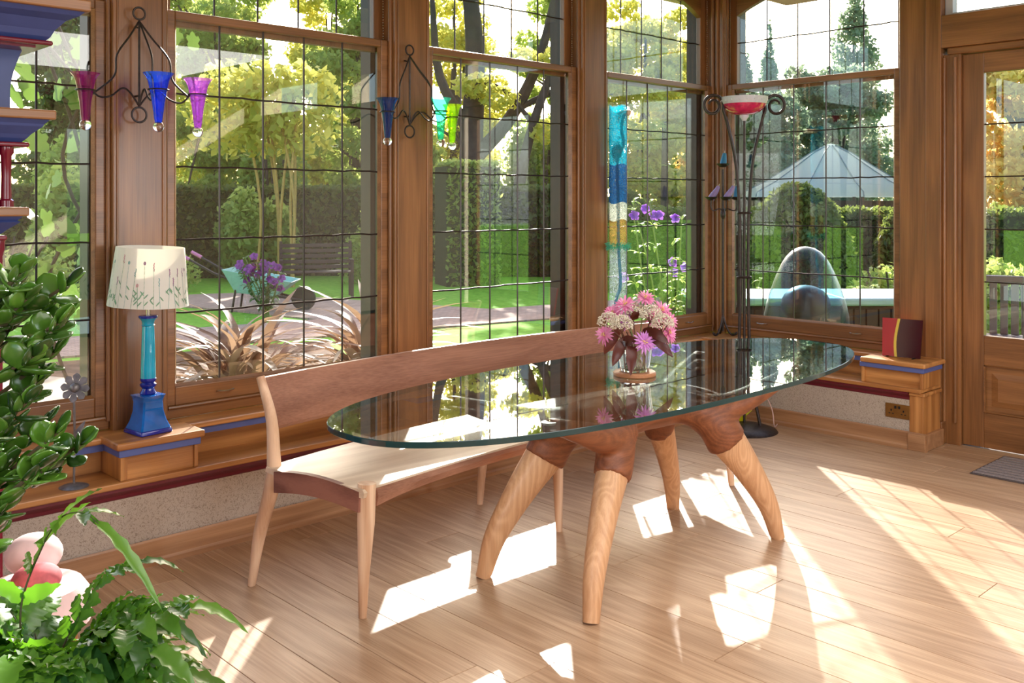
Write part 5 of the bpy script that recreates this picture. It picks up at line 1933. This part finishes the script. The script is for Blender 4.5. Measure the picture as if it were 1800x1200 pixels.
# strap leaved clumps close to the second window
M['strap'] = leafy('dry_strap_leaf', lin(104, 72, 58), lin(178, 146, 122), lin(180, 146, 110), rough=.5, tr=.35)
sb = MB()
leaf_blade(sb, (0, 0, 0), (0, .62, .52), .021, .30, (0, 0, 1), n=9, fold=.3)
sme = None
for (r, d, nb, lb) in ((-2.05, 7.2, 95, 'clump of dry pinkish strap leaves outside the second window at its left'), (-1.1, 7.6, 85, 'clump of dry strap leaves outside the second window behind the bench back')):
    b = site(r, d, GZ + .02)
    t = thing('strap_plant', lb, 'plant', b, group='dry strap leaved clumps outside the second window')
    for k in range(nb):
        rot = (random.uniform(-.35, .75), random.uniform(-.3, .3), random.uniform(0, 2 * PI))
        s_ = random.uniform(1.0, 1.75)
        if sme is None:
            sme = sb.obj('blade', 'strap', t, smooth='all', local=True, fix=False)
            o_ = sme
        else:
            o_ = copy_of(sme, t)
        o_.location, o_.rotation_euler, o_.scale = (random.uniform(-.12, .12), random.uniform(-.12, .12), 0), rot, (s_, s_, s_)

# pale green wheelbarrow on the path
M['barrow'] = plain('pale_green_paint', lin(150, 196, 180), .5, var=.08)
M['pinkgrip'] = plain('pink_grip', lin(216, 120, 160), .5)
wb = thing('wheelbarrow', 'pale green wheelbarrow with pink grips in the second window', 'wheelbarrow', site(-3.65, 14.0, GZ), YAW - PI / 2)
lo, hi = [(-.32, -.2, .28), (.24, -.2, .22), (.24, .2, .22), (-.32, .2, .28)], [(-.48, -.32, .62), (.52, -.32, .44), (.52, .32, .44), (-.48, .32, .62)]
hi2 = [(-.46, -.30, .62), (.50, -.30, .44), (.50, .30, .44), (-.46, .30, .62)]
lo2 = [(-.31, -.19, .295), (.23, -.19, .235), (.23, .19, .235), (-.31, .19, .295)]
MB().rings([lo, hi, hi2, lo2]).obj('tray', 'barrow', wb, local=True, bevel=.006)
for s in (-1, 1):
    MB().tube([(.62, s * .06, .16), (.2, s * .17, .24), (-.6, s * .26, .56), (-.95, s * .27, .76)], .018, 8).obj('handle', 'iron', wb, local=True, smooth=True)
    MB().tube([(-.95, s * .27, .76), (-1.1, s * .27, .84)], .026, 10).obj('grip', 'pinkgrip', wb, local=True, smooth=True)
    MB().tube([(-.3, s * .2, .4), (-.36, s * .22, 0)], .016, 8).obj('leg', 'iron', wb, local=True, smooth=True)
m = MB()
m.rings([[(.62 + r_ * math.cos(2 * PI * k / 24), y_, .18 + r_ * math.sin(2 * PI * k / 24)) for k in range(24)] for r_, y_ in ((.12, -.03), (.17, -.035), (.18, 0), (.17, .035), (.12, .03))])
m.obj('wheel', 'black', wb, local=True, smooth=True)

# slatted garden bench
gb = thing('garden_bench', 'dark slatted garden bench on the path in the second window', 'bench', site(-3.25, 16.0, GZ), YAW - PI / 2 + .25)
for k in range(5):
    MB().box(-.6, .6, .17, .195, .46 + .09 * k, .52 + .09 * k).obj('back_slat', 'dwood', gb, local=True, bevel=.004)
for k in range(5):
    MB().box(-.6, .6, -.25 + .085 * k, -.18 + .085 * k, .41, .435).obj('seat_slat', 'dwood', gb, local=True, bevel=.004)
for a in (-.57, .57):
    for b, h in ((-.22, .6), (.2, .92)):
        MB().box(a - .025, a + .025, b - .025, b + .025, 0, h).obj('leg', 'dwood', gb, local=True, bevel=.004)
    MB().box(a - .03, a + .03, -.26, .2, .6, .63).obj('armrest', 'dwood', gb, local=True, bevel=.006)

# bamboo canes
M['cane'] = plain('yellow_cane', lin(176, 140, 66), .5, var=.2)
bb = thing('bamboo', 'clump of tall yellow bamboo canes in the second window', 'plant', site(-4.6, 18.0, GZ))
for k in range(7):
    b = site(-4.6 + random.uniform(-.7, .7), 18 + random.uniform(-.3, .3), GZ)
    MB().tube(catmull([b, b + R_ * random.uniform(-.1, .1) + Vector((0, 0, 1.6)), b + R_ * random.uniform(-.35, .35) + Vector((0, 0, 3.6))], 4), [.026] * 9, 7).obj('cane', 'cane', bb, smooth=True)
cloud_obj('leaves', leaf_cloud([(site(-4.6, 18, 3.2) + R_ * x_, (.8, .6, .9), 1) for x_ in (-.7, 0, .7)], 2200, .11), 'f_yel', bb)

# fig like climber outside the leftmost window
fg = thing('fig_plant', 'climbing plant with big lobed leaves outside the leftmost window', 'plant', site(-2.85, 6.3, GZ))
m = MB()
stems = []
for k in range(6):
    b = site(-2.75 + .07 * k, 6.3, GZ)
    P_ = catmull([b, b + R_ * random.uniform(-.3, .0) + Vector((0, 0, 1.0)), b + R_ * random.uniform(-.5, .15) + Vector((0, 0, 1.9)), b + R_ * random.uniform(-.6, .25) + Vector((0, 0, 2.8))], 6)
    m.tube(P_, .012, 6)
    stems += P_[5:]
m.obj('stems', 'trunk', fg, smooth=True)
lm = MB()
half = [(.2, .06), (.44, .10), (.52, .34), (.40, .47), (.58, .68), (.48, .88), (.27, .84), (.15, 1.04)]
outl = [(0, 0)] + half + [(0, 1.12)] + [(-a_, b_) for a_, b_ in half[::-1]]
NO = len(outl)
lm.add([(0, .45, .02)] + [(x_ * .9, y_, .06 * abs(x_)) for x_, y_ in outl], [(0, i + 1, (i + 1) % NO + 1) for i in range(NO)])
M['figleaf'] = leafy('fig_leaf', lin(66, 100, 46), lin(112, 142, 68), lin(130, 160, 70), rough=.45, tr=.25)
l0 = None
for k in range(110):
    c = random.choice(stems) + Vector((random.uniform(-.2, .2), random.uniform(-.15, .15), random.uniform(-.15, .1)))
    if l0 is None:
        l0 = lm.obj('leaf', 'figleaf', fg, fix=False, local=True); o_ = l0
    else:
        o_ = copy_of(l0, fg)
    s_ = random.uniform(.10, .19)
    o_.location = c - fg.location
    o_.rotation_euler = (random.uniform(.6, 2.2), random.uniform(-.6, .6), YAW + random.uniform(-1.2, 1.2) + PI / 2)
    o_.scale = (s_, s_, s_)

# grey metal garden chair outside the door
gc = thing('garden_chair', 'grey metal garden chair on the lawn outside the door', 'chair', site(4.0, 8.1, GZ), YAW - PI / 2 - .5)
M['gmetal'] = plain('grey_chair_metal', lin(96, 88, 96), .45, metal=.3)
for k in range(6):
    MB().box(-.24 + .082 * k, -.18 + .082 * k, .2, .22, .46, .92).obj('back_slat', 'gmetal', gc, local=True, bevel=.004)
MB().box(-.27, .27, .19, .23, .9, .96).obj('top_rail', 'gmetal', gc, local=True, bevel=.01)
MB().box(-.27, .27, -.25, .22, .43, .46).obj('seat', 'gmetal', gc, local=True, bevel=.008)
for s in (-1, 1):
    MB().tube(catmull([(s * .29, .2, .68), (s * .29, .05, .66), (s * .29, -.12, .69), (s * .29, -.24, .66), (s * .28, -.26, .45), (s * .28, -.27, 0)], 5), .017, 8).obj('arm', 'gmetal', gc, local=True, smooth=True)
    MB().tube([(s * .26, .21, .95), (s * .27, .24, 0)], .016, 8).obj('leg', 'gmetal', gc, local=True, smooth=True)
